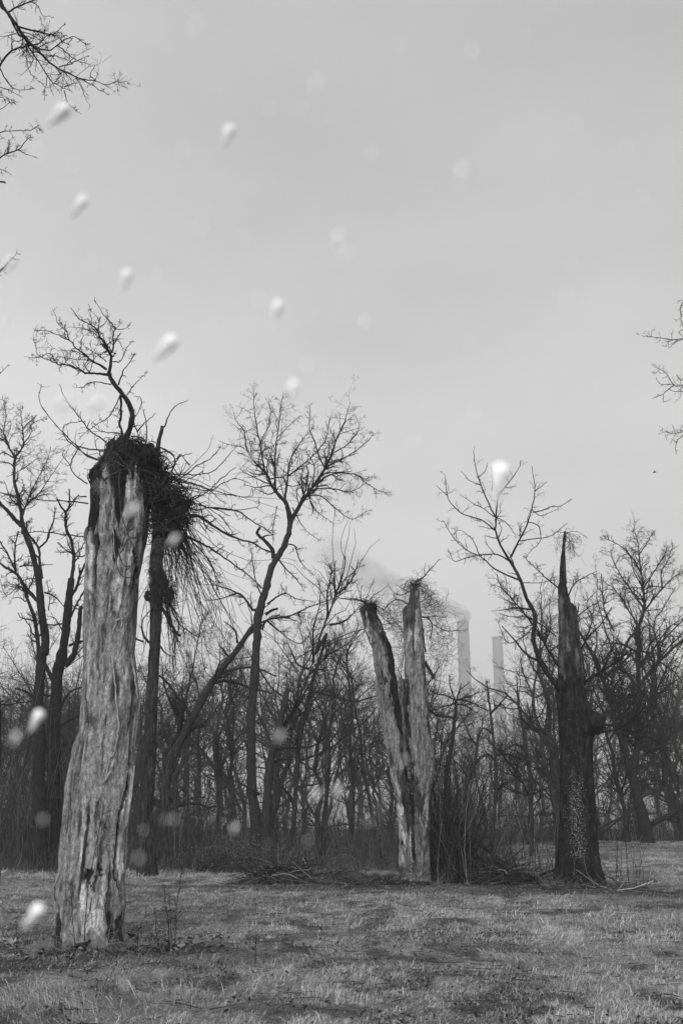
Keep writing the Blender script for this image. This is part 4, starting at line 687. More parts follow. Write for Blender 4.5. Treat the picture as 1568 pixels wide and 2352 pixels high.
# ---- traced thinner trees between the forked snag and the dark tree
for lb, DD, bx, p, w0, w1, brs in [
    ('slim bare tree with an upright sinuous stem, midway from forked snag to spiked tree', 47, 1130, zm((825, 1390), (840, 1150), (860, 900), (855, 640), (835, 430), (815, 260), (800, 120)), 12, 5, [((850, 650), (800, 600), (730, 640), (690, 690)), ((835, 430), (760, 380), (720, 420)), ((815, 260), (900, 170), (960, 100)), ((860, 900), (950, 830), (1000, 820)), ((850, 600), (1000, 610), (1150, 700), (1250, 715))]),
    ('bare tree with a pale straight lower stem, left of the dark spiked tree', 50, 1218, zm((1165, 1390), (1155, 1100), (1145, 900), (1140, 720), (1105, 550), (1095, 400), (1060, 250), (1040, 100)), 14, 6, [((1135, 940), (1060, 800), (950, 640), (870, 560), (740, 400)), ((1095, 380), (1150, 350), (1120, 150)), ((1140, 700), (1080, 600), (1000, 560)), ((1130, 940), (1000, 900), (880, 850)), ((1150, 950), (1230, 900), (1300, 880)), ((1100, 540), (1000, 520), (900, 590))]),
    ('dark bare tree leaning left, its foot hidden by the dark spiked tree', 46, 1275, zm((1385, 1350), (1380, 1150), (1330, 920), (1280, 740), (1250, 600), (1235, 440), (1150, 360)), 20, 8, [((1235, 450), (1270, 380), (1290, 200), (1280, 80)), ((1250, 620), (1310, 640), (1330, 560), (1390, 490)), ((1310, 640), (1320, 780), (1350, 900)), ((1150, 365), (1080, 300), (1070, 200)), ((1260, 660), (1200, 560), (1150, 500))]),
    ('pale hazy bare tree with a curved fork, just right of the small mop-topped snag', 66, 1075, zm((585, 1350), (600, 950), (640, 800), (680, 690), (700, 560), (700, 520)), 11, 7, [((700, 520), (650, 460), (590, 320), (560, 250)), ((700, 530), (740, 380), (760, 280)), ((680, 690), (730, 620), (800, 590)), ((640, 800), (560, 700), (500, 640))])]:
    E = Tree('bare_tree', lb, DD, bx, seed=bx); by = E.base_y(); E.stroke([(p[0][0], by + 8)] + p, w0, w1, 'trunk', M['bark2'], sides=9, twigs=0, depth=0)
    E.stroke([p[-1], (p[-1][0] + E.rng.uniform(-12, 12), p[-1][1] - 40)], 5, 1.5, 'branch', twigs=3, tn=8, density=1.5, tl=.5)
    for b in brs: E.stroke(zm(*b), 6, 1.6, 'branch', twigs=3, tn=8, tl=.4, density=1.3)

# ---- procedural trees of the wood, each one its own object
def proto(seed, kind):
    rng = np.random.default_rng(seed); n = 12
    H = {'spread': 6.6, 'slim': 8.6, 'pole': 9.0, 'low': 5.4}[kind]
    z = np.linspace(0, H, n); wob = {'spread': .13, 'slim': .09, 'pole': .05, 'low': .17}[kind]
    x = np.cumsum(rng.normal(size=n) * wob) * .8 + z * rng.normal() * .07; y = np.cumsum(rng.normal(size=n) * wob) + z * rng.normal() * .05; x -= x[0]; y -= y[0]
    P = np.stack([x, y, z], -1)[None]; r0 = {'spread': .125, 'slim': .10, 'pole': .05, 'low': .10}[kind]
    R = (r0 * (np.linspace(1, .30, n)) + r0 * .6 * np.exp(-z / .35))[None] * (1 + .05 * rng.normal(size=(1, n)))
    T0 = Tubes(); T0.add(np.concatenate([P[:, :1] - [0, 0, .4], P], 1), np.concatenate([R[:, :1] * 1.1, R], 1), 9)
    c = {'spread': (11, 7, 5, 4), 'slim': (14, 6, 4, 3), 'pole': (14, 4, 3, 2), 'low': (12, 7, 5, 3)}[kind]
    a0 = {'spread': (22, 65), 'slim': (18, 50), 'pole': (25, 65), 'low': (25, 75)}[kind]; lf0 = {'spread': .72, 'slim': .42, 'pole': .25, 'low': .9}[kind]
    Cl, Rl = spawn(rng, P, R, 5, tmin=.03, tmax=.4, ang=(35, 85), lf=.28, npts=7, wander=.25, up=.04, rf=.3, tip=.3, rmin=.008)
    C1, R1 = spawn(rng, P, R, c[0], tmin=.22, ang=a0, lf=lf0, npts=8, wander=.2, up=.10, rf=.62, tip=.25, rmin=.01)
    C1b, R1b = spawn(rng, P, R, 2, tmin=.97, ang=(5, 30), lf=.55, npts=8, wander=.2, up=.12, rf=.8, tip=.2, rmin=.01)
    C1 = np.concatenate([C1, C1b]); R1 = np.concatenate([R1, R1b])
    Cl2, Rl2 = spawn(rng, Cl, Rl, 6, tmin=.1, lf=.5, npts=5, wander=.3, rmin=.006); Cl3, Rl3 = spawn(rng, Cl2, Rl2, 4, tmin=.1, lf=.5, npts=4, wander=.3, rmin=.005)
    C2, R2 = spawn(rng, C1, R1, c[1], tmin=.15, ang=(25, 62), lf=.5, npts=6, wander=.26, up=.06, rf=.6, rmin=.007)
    C3, R3 = spawn(rng, C2, R2, c[2], tmin=.12, ang=(25, 62), lf=.52, npts=5, wander=.28, up=.05, rf=.65, rmin=.005)
    C4, R4 = spawn(rng, C3, R3, c[3], tmin=.1, ang=(25, 60), lf=.55, npts=4, wander=.25, up=.06, rf=.7, rmin=.0042)
    T1 = Tubes(); T1.add(Cl, Rl, 4); T1.add(Cl2, Rl2, 3); T1.add(Cl3, Rl3, 3); T1.add(C1, R1, 6); T1.add(C2, R2, 4); T1.add(C3, R3, 3); T1.add(C4, R4, 3)
    top = np.concatenate([C1[..., 2].ravel(), C2[..., 2].ravel(), C3[..., 2].ravel()]).max()
    return T0, T1, top, (P, R, C1, R1, C2, R2, C3, R3)
KINDS = ['spread'] * 5 + ['slim'] * 3 + ['pole'] * 3 + ['low'] * 3
PR = [(k,) + proto(500 + i, k) for i, k in enumerate(KINDS)]
meshes = []
for k, T0, T1, top, arr in PR:
    a = T0.build('trunk', M['bark2'], None, col=False); b = T1.build('crown', M['twig'], None, col=False); meshes.append((k, a, b, top))
sky_x = [-120, 0, 60, 130, 200, 330, 430, 500, 580, 640, 700, 760, 800, 870, 930, 1000, 1040, 1100, 1150, 1200, 1260, 1320, 1380, 1440, 1500, 1568, 1680]
sky_y = [1330, 1400, 1440, 1420, 1420, 1450, 1420, 1380, 1390, 1400, 1400, 1340, 1300, 1400, 1420, 1420, 1500, 1530, 1540, 1500, 1460, 1300, 1330, 1420, 1420, 1380, 1380]
ZL = [(-200, 75, 'behind the far left dark tree'), (75, 330, 'behind the weathered trunk'), (330, 560, 'left of the tallest bent tree'), (560, 720, 'behind the tallest bent tree'), (720, 850, 'right of the tallest bent tree'),
      (850, 1010, 'behind the forked snag'), (1010, 1130, 'below the left chimney'), (1130, 1270, 'below the right chimney'), (1270, 1400, 'behind the dark spiked tree'), (1400, 1800, 'around the many-limbed right tree')]
KD = dict(spread='spreading bare tree', slim='narrow bare tree', pole='thin pole-like bare sapling', low='low branching bare tree'); RW = ['at the wood front', 'midway into the wood', 'deep in haze']
rng = np.random.default_rng(77); spots = []
for row, (y0, y1, n) in enumerate([(45, 56, 24), (58, 74, 26), (76, 104, 34)]):
    for i in range(n):
        px = -90 + (1750 / n) * (i + rng.uniform(.1, .9)); yy = rng.uniform(y0, y1)
        if px > 1330 and row == 0: yy = rng.uniform(60, 70)
        if 1000 < px < 1280 and row == 0 and i % 2: continue
        if px > 1330 and row < 2 and i % 2: continue
        spots.append((px, yy, row))
WT = []
def single_out(items):               # where several share a label, say which by its place from the left
    by = {}
    for px, o in items: by.setdefault(o['label'], []).append((px, o))
    for lb, L_ in by.items():
        if len(L_) < 2: continue
        L_.sort(key=lambda q: q[0]); n_ = len(L_)
        for i_, (px, o) in enumerate(L_): o['label'] = lb + ', ' + ('leftmost' if i_ == 0 else 'rightmost' if i_ == n_ - 1 else ['', 'second', 'third', 'fourth', 'fifth', 'sixth', 'seventh', 'eighth', 'ninth', 'tenth', 'eleventh', 'twelfth'][min(i_, 11)] + ' from left')
spots += [(1550, 64, 1), (1275, 60, 1), (1368, 66, 1)]
for px, yy, row in spots:
    if (980 < px < 1290): kk = rng.choice([5, 6, 8, 9, 11, 12, 13])
    elif row == 0: kk = rng.choice([0, 1, 5, 6, 7, 8, 9, 10, 11, 12])
    else: kk = rng.integers(0, 14)
    kind, a, b, top = meshes[kk]
    sk = np.interp(px, sky_x, sky_y) + rng.uniform(5, 150) * (1.35 if kind in ('pole', 'low') else 1)
    if (px, yy) in ((1550, 64), (1275, 60), (1368, 66), (1420, 72), (1200, 70)): kind, a, b, top = meshes[{1550: 0, 1275: 1, 1368: 3, 1420: 2, 1200: 4}[px]]; sk = {1550: 1245, 1275: 1300, 1368: 1310, 1420: 1260, 1200: 1480}[px]
    bx = at(px, 1700, yy)[0]; gz = float(Hh(bx, yy)); h = at(px, sk, yy)[2] - gz; sc = float(np.clip(h / top, .35, 2.3))
    zn = [z[2] for z in ZL if z[0] <= px < z[1]][0]
    r = empty('bare_tree' if kind != 'pole' else 'bare_sapling', (bx, yy, gz - .05), f'{KD[kind]} {RW[row]}, {zn}', 'tree', 'trees ' + RW[row])
    WT.append((px, r)); r.rotation_euler = (0, 0, float(rng.uniform(0, 6.28))); r.rotation_euler = (float(rng.normal(0, .07)), float(rng.normal(0, .07)), r.rotation_euler[2]); wv = sc * rng.uniform(.8, 1.25); r.scale = (wv, wv, sc)
    for q in (a, b):
        c = q.copy(); COL.objects.link(c); c.parent = r
single_out(WT)
# far wood: one hazy mass
T = Tubes(); rng = np.random.default_rng(99)
for i in range(60):
    kk = [0, 1, 2, 3, 4, 5, 6, 7, 11, 12, 13][i % 11]; _, _, _, top, (P, R, C1, R1, C2, R2, C3, R3) = PR[kk]
    px = rng.uniform(-120, 1720); yy = rng.uniform(108, 250); sk = np.interp(px, sky_x, sky_y) + rng.uniform(60, 190); bx = at(px, 1700, yy)[0]; h = at(px, max(sk, 1480), yy)[2]; sc = np.clip(h / top, .5, 4)
    an = rng.uniform(0, 6.28); ca, sa = math.cos(an), math.sin(an); Mx = np.array([[ca, -sa, 0], [sa, ca, 0], [0, 0, 1]])
    sel = rng.random(len(C3)) < .45
    for Pk, Rk, sd in ((P, R, 5), (C1, R1, 3), (C2, R2, 3), (C3[sel], R3[sel] * 1.6, 3)): T.add(Pk @ Mx.T * sc + [bx, yy, float(Hh(bx, yy)) - .2], Rk * sc, sd)
tag(T.build('distant_wood', M['twig']), 'hazy far wood showing as one mass behind the nearer bare trees', 'woodland', kind='stuff')

# ---- undergrowth: thin stems, canes and brambles along the foot of the wood
rng = np.random.default_rng(123)
def stems(n, xf, yf, hf, lean, rad, sides=3, npts=5, wander=.12, droop=0.0):
    y = yf(n); px = xf(n); x = at(px, 1900, y)[:, 0]; z = Hh(x, y) - .05; h = hf(px, y, n)
    d = unit(np.stack([rng.normal(0, lean, n), rng.normal(0, lean, n), np.ones(n)], -1)); p = np.stack([x, y, z], -1); o = [p]; st = (h / (npts - 1))[:, None]
    for k in range(npts - 1): d = unit(d + rng.normal(size=(n, 3)) * wander + np.array([0, 0, -droop * k])); o.append(o[-1] + d * st)
    C = np.stack(o, 1); R = (rad * rng.uniform(.6, 1.5, n))[:, None] * np.linspace(1, .45, npts)[None]; return C, R
def dens_h(px, y, n):
    base = np.interp(px, [-100, 0, 150, 330, 450, 600, 750, 900, 990, 1100, 1300, 1650], [3.8, 3.6, 3.2, 2.6, 1.9, 1.6, 1.6, 1.8, 2.2, 1.4, .9, 1.1]); return base * rng.gamma(1.6, .55, n).clip(.15, 3.4)
T = Tubes()
def pxw(n):
    return np.where(rng.random(n) < .62, rng.uniform(-110, 560, n), rng.uniform(300, 1120, n))
C, R = stems(5200, pxw, lambda n: rng.uniform(40.2, 50, n), dens_h, .16, .0085); T.add(C, R, 3)
C1, R1 = spawn(rng, C, R, 3, ang=(25, 70), lf=.4, npts=4, rmin=.004, up=.0); T.add(C1, R1, 3)
C, R = stems(2600, lambda n: rng.uniform(-110, 1100, n), lambda n: rng.uniform(50, 74, n), dens_h, .12, .011); T.add(C, R, 3); C1, R1 = spawn(rng, C, R, 3, ang=(25, 70), lf=.4, npts=4, rmin=.006); T.add(C1, R1, 3)
C, R = stems(2300, lambda n: rng.uniform(-100, 1680, n), lambda n: rng.uniform(62, 120, n), lambda a, b, n: rng.gamma(2.4, 1.7, n).clip(.6, 10), .17, .013, wander=.17, npts=7); T.add(C, R, 3); C1, R1 = spawn(rng, C, R, 4, ang=(25, 60), lf=.35, npts=4, rmin=.009); T.add(C1, R1, 3)
C, R = stems(1300, lambda n: rng.uniform(1000, 1680, n), lambda n: rng.uniform(62, 90, n), lambda a, b, n: rng.gamma(3, .75, n).clip(.3, 5.5), .12, .011); T.add(C, R, 3); C1, R1 = spawn(rng, C, R, 4, ang=(25, 70), lf=.4, npts=4, rmin=.006); T.add(C1, R1, 3)
V, Fq = T.arrays(); tag(mesh_obj('undergrowth', V, [Fq], M['brush'], attrs={'tone': .055 * np.exp(.6 * T.rnd)}), 'dense dark undergrowth of thin stems and twigs along the foot of the wood', 'undergrowth', kind='stuff')
# dry pale canes and arching brambles in front
T = Tubes()
C, R = stems(2600, lambda n: rng.uniform(-60, 1130, n), lambda n: rng.uniform(38.3, 41.5, n), lambda a, b, n: rng.gamma(3, .22, n).clip(.15, 1.8), .28, .005, droop=.03, wander=.16); T.add(C, R, 3)
C, R = stems(90, lambda n: rng.uniform(520, 930, n), lambda n: rng.uniform(34, 40, n), lambda a, b, n: rng.uniform(1.5, 3.6, n), .5, .007, npts=9, droop=.13, wander=.05); T.add(C, R, 4); C1, R1 = spawn(rng, C, R, 5, lf=.15, npts=4); T.add(C1, R1, 3)
V, Fq = T.arrays(); tag(mesh_obj('dry_brambles', V, [Fq], M['brush'], attrs={'tone': .085 * np.exp(.5 * T.rnd)}), 'dry pale stalks and arching brambles at the edge of the wood', 'brambles', kind='stuff')

# ---- cane thicket beside the forked snag
def thicket(name, lb, px0, px1, y0, y1, n, hmax, lean, tone, seed, dirx=0.0, cat='thicket'):
    global rng
    rng = np.random.default_rng(seed)
    C, R = stems(n, lambda k: rng.uniform(px0, px1, k), lambda k: rng.uniform(y0, y1, k), lambda a, b, k: rng.gamma(4, hmax / 5, k).clip(.3, hmax), lean, .009, npts=7, wander=.08, droop=.015)
    C[:, :, 0] += dirx * (C[:, :, 2] - C[:, :1, 2]); T = Tubes(); T.add(C, R, 4); C1, R1 = spawn(rng, C, R, 3, ang=(15, 50), lf=.3, npts=4, rmin=.004); T.add(C1, R1, 3); V, Fq = T.arrays()
    b = C[:, 0].mean(0); r = empty(name, (b[0], b[1], float(Hh(b[0], b[1]))), lb, cat); mesh_obj('canes', V, [Fq], M['brush'], r, attrs={'tone': tone * np.exp(.75 * T.rnd)}); return r
thicket('cane_thicket', 'tall dark slanting cane thicket leaning against the right side of the forked snag', 990, 1060, 30.8, 34.5, 560, 4.0, .26, .027, 201, -.05)
thicket('cane_thicket', 'long leaning canes crossing the right edge of the forked snag foot', 1000, 1075, 30.4, 31.5, 22, 3.4, .32, .085, 205, -.12)
thicket('cane_thicket', 'paler loose canes at the right end of the thicket, over the brush heap', 1040, 1130, 31, 34, 150, 2.6, .36, .05, 202)
thicket('weed_stalks', 'thin upright dry weed stalks between the brush heap and the dark spiked tree', 1110, 1275, 31, 36, 75, 2.2, .04, .06, 203, cat='weeds')
thicket('weed_stalks', 'sparse dry weed stalks just right of the foot of the dark spiked tree', 1398, 1480, 30, 36, 14, 1.5, .05, .08, 204, cat='weeds')

# ---- leafy bush at the foot of the tall bent tree
def leaves(V0, n, size, rng):
    p = V0; a = unit(rng.normal(size=(n, 3))); b = unit(np.cross(a, rng.normal(size=(n, 3)))); s = size * rng.uniform(.5, 1.3, n)[:, None]
    nrm = np.cross(a, b)
    Vq = np.stack([p - a * s, p + b * s * .55 + nrm * s * .2, p + a * s, p - b * s * .55 + nrm * s * .2], 1).reshape(-1, 3); return Vq, np.arange(n * 4).reshape(n, 4)
for bxp, yy, hw, hh, nn, sd, lb in [(548, 39.2, 1.15, 1.2, 1900, 1, 'leafy bush with small dry leaves below and left of the tallest bent tree'), (630, 38.8, .9, 1.1, 1500, 2, 'low leafy bush right of the foot of the tallest bent tree'), (470, 39.6, 1.0, .9, 1000, 3, 'small low bush between the broken dark tree and the leafy bush')]:
    rg = np.random.default_rng(sd); c = at(bxp, 1950, yy); gz = float(Hh(c[0], yy)); r = empty('bush', (c[0], yy, gz), lb, 'bush'); T = Tubes(); n = 90; p = np.stack([c[0] + rg.normal(0, hw * .35, n), yy + rg.normal(0, .35, n), gz + 0 * rg.random(n)], -1); d = unit(np.stack([rg.normal(0, .5, n), rg.normal(0, .5, n), np.ones(n)], -1)); o = [p]
    for q in range(6): d = unit(d + rg.normal(size=(n, 3)) * .25); o.append(o[-1] + d * (hh / 5) * rg.uniform(.6, 1.1, (n, 1)))
    C = np.stack(o, 1); R = np.full((n, 7), .008) * np.linspace(1, .5, 7); T.add(C, R, 3); C1, R1 = spawn(rg, C, R, 5, lf=.4, npts=4); T.add(C1, R1, 3); T.build('stems', M['twig'], r)
    k = rg.integers(0, len(C1), nn); Vq, Fq = leaves(C1[k, rg.integers(1, 4, nn)] + rg.normal(size=(nn, 3)) * .05, nn, .035, rg); mesh_obj('foliage', Vq, [Fq], M['leaf'], r, attrs={'tone': np.repeat(rg.uniform(.05, .14, nn), 4)})

# ---- fallen log, brush heap and fallen branches
def ground_pt(px, D): x = at(px, 2000, D)[0]; return np.array([x, D, float(Hh(x, D))])
def log(name, lb, a, b, Da, Db, r0, r1, m, seed, lift=(.0, .0), cat='log', br=0, parts='bough'):
    rg = np.random.default_rng(seed); pa, pb_ = ground_pt(a, Da), ground_pt(b, Db); t = np.linspace(0, 1, 26)[:, None]; P = pa * (1 - t) + pb_ * t; P[:, 2] += (lift[0] * (1 - t) + lift[1] * t)[:, 0] + (r0 * (1 - t) + r1 * t)[:, 0] * .55
    P += np.cumsum(rg.normal(size=P.shape) * .008, 0) * [1, 2, 1]; R = np.linspace(r0, r1, 26) * (1 + .10 * rg.normal(size=26)); P = np.vstack([P[0], P, P[-1]]); R = np.concatenate([[.01], R, [.01]])
    r = empty(name, (pa[0], pa[1], pa[2]), lb, cat); T = Tubes(); T.add(P, R, 16); V, Fq = T.arrays(); dn = .18 * R.mean() * fbm(V[:, 0] * 2.5, V[:, 1] * 9, V[:, 2] * 9, seed, 4) * 2
    V[:, 2] += dn; V[:, 1] += dn; mesh_obj('log_body', V, [Fq], m, r, attrs={'tone': .06 + .09 * np.clip(fbm(V[:, 0] * 1.5, V[:, 1] * 8, V[:, 2] * 8, seed + 1, 4) * 2.5, -.4, 1.6)})
    if br:
        T = Tubes(); C, RR_ = spawn(rg, P[None, 2:-2], R[None, 2:-2], br, ang=(30, 85), lf=.22, npts=6, rf=.22, rmin=.01, up=.06); T.add(C, RR_, 5); C, RR_ = spawn(rg, C, RR_, 4, lf=.5); T.add(C, RR_, 3); T.build(parts, M['bark'], r)
    return r
log('fallen_log', 'long rotten fallen log lying left of the foot of the forked snag', 665, 908, 31.3, 31.0, .20, .30, M['wood'], 301, br=14)
log('fallen_log', 'shorter dark log end behind the long rotten log, nearer the forked snag', 800, 935, 32.3, 32.0, .22, .16, M['wood'], 302, br=6)
log('fallen_branch', 'thin fallen branch running from the long log to the foot of the forked snag', 880, 985, 30.6, 30.2, .05, .09, M['bark'], 303, br=5, cat='branch')
log('fallen_branch', 'dark fallen branch slanting down to the right out of the cane thicket', 1075, 1215, 33, 31.5, .06, .035, M['bark'], 304, lift=(1.35, .05), br=7, cat='branch')
log('fallen_branch', 'thin fallen branch propped against the left foot of the dark spiked tree', 1208, 1280, 31.0, 30.0, .03, .04, M['bark'], 305, lift=(.1, .45), br=2, cat='branch')
log('fallen_branch', 'stout short dark branch lying over the brush heap beside the cane thicket', 1085, 1180, 32.2, 31.6, .07, .05, M['bark'], 306, lift=(.75, .35), br=6, cat='branch')
log('fallen_branch', 'crooked fallen branch arching above the left end of the long log', 612, 700, 31.6, 31.3, .045, .03, M['bark'], 307, lift=(.45, .3), br=9, cat='branch')
log('fallen_branch', 'pale thin stick on the soil in front of the big weathered trunk', 10, 165, 14.1, 14.4, .012, .018, M['vinepale'], 308, lift=(.0, .03), br=2, cat='branch')
log('fallen_branch', 'short dark stick on the soil just right of the big weathered trunk', 300, 392, 14.6, 14.6, .02, .035, M['bark2'], 309, lift=(.0, .02), br=2, cat='branch')
log('fallen_branch', 'dark root-like stick against the front foot of the big weathered trunk', 168, 215, 14.2, 14.3, .022, .03, M['bark'], 310, lift=(.01, .04), br=3, cat='branch')
def heap(name, lb, px0, px1, y0, y1, n, hh, seed, tone=.05, cat='brush pile'):
    rg = np.random.default_rng(seed); px = rg.uniform(px0, px1, n); y = rg.uniform(y0, y1, n); x = at(px, 2000, y)[:, 0]; u = (px - px0) / (px1 - px0) * 2 - 1
    z = Hh(x, y) + rg.random(n) * hh * (1 - u ** 2 * .8); p = np.stack([x, y, z], -1); d = unit(np.stack([rg.normal(0, 1, n), rg.normal(0, .7, n), rg.normal(0, .45, n)], -1)); L = rg.uniform(.3, 1.3, n)[:, None]; o = [p]
    for q in range(4): d = unit(d + rg.normal(size=(n, 3)) * .2 + [0, 0, -.05]); o.append(o[-1] + d * L / 4)
    C = np.stack(o, 1); C[..., 2] = np.maximum(C[..., 2], Hh(C[..., 0], C[..., 1]) + .01); R = rg.uniform(.004, .018, n)[:, None] * np.linspace(1, .5, 5)[None]; T = Tubes(); T.add(C, R, 4); C1, R1 = spawn(rg, C, R, 2, lf=.5, npts=4); T.add(C1, R1, 3); V, Fq = T.arrays()
    return tag(mesh_obj(name, V, [Fq], M['brush'], attrs={'tone': tone * np.exp(.75 * T.rnd)}), lb, cat)
heap('brush_pile', 'low tangled brush pile round the left end of the long fallen log', 575, 720, 30.8, 32.4, 520, .55, 401)
heap('brush_pile', 'matted twigs heaped along the front of the long fallen log', 690, 960, 30.2, 31.0, 260, .12, 402, .06)
heap('brush_pile', 'tangled brush heap between the cane thicket and the dark spiked tree', 1060, 1230, 31, 33, 750, .55, 403)
heap('brush_pile', 'thin scatter of twigs round the foot of the dark spiked tree', 1240, 1440, 28.2, 29.6, 220, .08, 404, .06)

# ---- whips and saplings near the camera
for lb, DD, pts, w0 in [('tallest thin dark sapling among the whips right of the weathered trunk', 14.6, z2((1145, 1900), (1160, 1700), (1180, 1550), (1205, 1430)), 2.4), ('thickest thin sapling in the middle of the whips right of the weathered trunk', 14.9, z2((1110, 1900), (1105, 1780), (1085, 1680), (1080, 1560)), 3), ('second upright stem close beside the two-stemmed sapling', 15.0, z2((1130, 1880), (1115, 1720), (1112, 1600)), 2.2),
                        ('short single whip nearest the right side of the big weathered trunk', 15.0, z2((1040, 1940), (1025, 1820), (1015, 1680)), 2), ('short crooked forked weed at the right foot of the big weathered trunk', 14.8, z2((900, 1940), (915, 1850), (950, 1760), (965, 1690)), 2.2), ('long thin sapling standing against the front of the weathered trunk', 14.2, z2((556, 1960), (560, 1800), (590, 1500), (640, 1250), (670, 1100), (685, 1010)), 2.6),
                        ('short thin stem leaning on the left front of the weathered trunk', 14.2, z2((500, 1960), (480, 1800), (465, 1600), (470, 1530)), 2.2), ('lone thin dark weed stem left of the big weathered trunk', 14.5, z2((112, 1990), (110, 1880), (113, 1800)), 1.8), ('slim dark whip right of the dark spiked tree on the grassy rise', 32, z7((1128, 1290), (1132, 1150), (1135, 1060), (1130, 960)), 2.2),
                        ('tiny dark weed sticking out of the grass below the long log', 17, z4((835, 1860), (836, 1820), (834, 1790)), 1.5), ('small branching dark weed in the grass low on the right', 14, z7((885, 2060), (888, 2000), (885, 1950)), 1.8), ('small dark weed by the lower left corner of the grass', 13, z4((215, 1960), (225, 1900), (230, 1870)), 2)]:
    t_ = Tree('whip_sapling', lb, DD, pts[0][0], cat='sapling', seed=int(pts[0][0])); by = t_.base_y(); t_.stroke([(pts[0][0], by + 3)] + list(pts[1:]), w0, .9, 'stem', M['bark'], twigs=2, tn=6, tl=.16, sides=5, depth=0, rmin=.0022, ang=(15, 45), density=1.0)

# ---- grass: blades lying and standing, denser near the camera
rng = np.random.default_rng(5)
def grass_field(name, n, dmin, dmax, hmul, lb):
    d = 1 / (1 / dmin - rng.random(n) * (1 / dmin - 1 / dmax)) if True else 0
    d = np.exp(rng.uniform(math.log(dmin), math.log(dmax), n)); u = rng.uniform(-.40, .40, n); x = u * (d + 1.5); y = d
    li = litter(x, y); keep = rng.random(n) > li * .72; x, y, d, li = x[keep], y[keep], d[keep], li[keep]; n = len(x)
    clump = fbm(x * .9, y * .9, .3, 41, 3); tuft = fbm(x * 3.5, y * 3.5, .3, 45, 2)
    h = (.045 + .055 * sst(-.15, .4, clump) + .05 * sst(0, .3, tuft)) * rng.gamma(3, .33, n) * hmul * .82 * (1 - .4 * li)
    h = h * (1 + 1.4 * sst(34, 38.5, y) * (x < 6)); wd = (.0010 + .00024 * d) * rng.uniform(.7, 1.4, n)
    az = rng.normal(0, 1.0, n) + 5 * fbm(x * .28, y * .28, .9, 43, 2); lean = rng.gamma(3, .62, n).clip(.2, 3.6) 
    dx, dy = np.cos(az), np.sin(az); sxn, syn = -dy, dx; fa = rng.uniform(0, 3.14, n); sxn = np.cos(fa); syn = np.sin(fa)
    b = np.stack([x, y, Hh(x, y) - .01], -1); side = np.stack([sxn, syn, 0 * x], -1) * wd[:, None]; ho = np.stack([dx, dy, 0 * x], -1); upv = np.array([0, 0, 1.0])
    l1 = h[:, None] * .5; k = lean[:, None]; m1 = b + upv * l1 / np.sqrt(1 + .3 * k * k) + ho * l1 * k * .5; m2 = m1 + upv * l1 * np.maximum(.55 - .42 * k, -.12) + ho * l1 * (.5 + k * .5)
    V = np.stack([b - side, b + side, m1 + side * .8, m1 - side * .8, m2], 1); q = np.arange(n)[:, None] * 5
    Fq = q + np.array([[0, 1, 2, 3]]); Ft = q + np.array([[3, 2, 4]])
    band = fbm(x * .22, y * .5, .5, 47, 3); tn_ = (.385 + .20 * band + .20 * tuft) * rng.uniform(.4, 1.45, n) * (1 - .35 * li)
    me = mesh_obj(name, V.reshape(-1, 3), [Fq, Ft], M['grass'], attrs={'tone': np.repeat(np.clip(tn_, .04, .6), 5)}, smooth=False); return tag(me, lb, 'grass', kind='stuff')
grass_field('grass', 820000, 8.2, 66, 1.0, 'pale dry matted meadow grass')
# taller arching tufts
T = Tubes(); n = 0; rg = np.random.default_rng(9)
for px, dd, k in [(118, 14.7, 60), (300, 14.8, 60), (205, 14.25, 50), (160, 14.3, 40), (255, 14.3, 40), (930, 30.5, 50), (985, 30.4, 50), (1275, 29, 60), (1385, 29, 60), (1330, 28.6, 50), (1395, 22.5, 70), (1420, 23, 50), (1330, 16, 40), (600, 27, 30), (820, 15, 25), (330, 12, 25), (760, 27.5, 40), (960, 27, 40), (1450, 33, 60), (1490, 35, 60), (700, 28, 40), (1210, 13, 30), (420, 25, 30), (150, 24, 60), (350, 27, 90), (60, 25, 60)]:
    c = ground_pt(px, dd); p = c + np.stack([rg.normal(0, .3, k), rg.normal(0, .2, k), np.zeros(k)], -1); p[:, 2] = Hh(p[:, 0], p[:, 1]); d = unit(np.stack([rg.normal(0, .5, k), rg.normal(0, .5, k), np.ones(k)], -1)); o = [p]; L = rg.uniform(.2, .45, k)[:, None]
    for q in range(6): d = unit(d + [0, 0, -.18] + rg.normal(size=(k, 3)) * .1); o.append(o[-1] + d * L / 6)
    C = np.stack(o, 1); T.add(C, np.full((k, 7), .0022 + .00006 * dd) * np.linspace(1, .4, 7), 3)
V, Fq = T.arrays(); tag(mesh_obj('grass_tufts', V, [Fq], M['grass'], attrs={'tone': np.full(len(V), .27)}), 'taller arching tufts of pale dry grass scattered over the meadow', 'grass', kind='stuff')
# dead leaves on the ground
n = 15000; d = np.exp(rng.uniform(math.log(8.5), math.log(42), n)); x = rng.uniform(-.4, .4, n) * (d + 1.5); li = litter(x, d); kp = rng.random(n) < (.05 + .95 * li); x, d = x[kp], d[kp]; n = len(x)
Vq, Fq = leaves(np.stack([x, d, Hh(x, d) + rng.uniform(.005, .05, n)], -1), n, .026, rng); tag(mesh_obj('fallen_leaves', Vq, [Fq], M['leaf'], attrs={'tone': np.repeat(rng.choice([.02, .035, .06, .1, .24], n, p=[.3, .25, .22, .18, .05]), 4)}), 'dark curled fallen leaves lying in patches in the grass', 'leaves', kind='stuff')

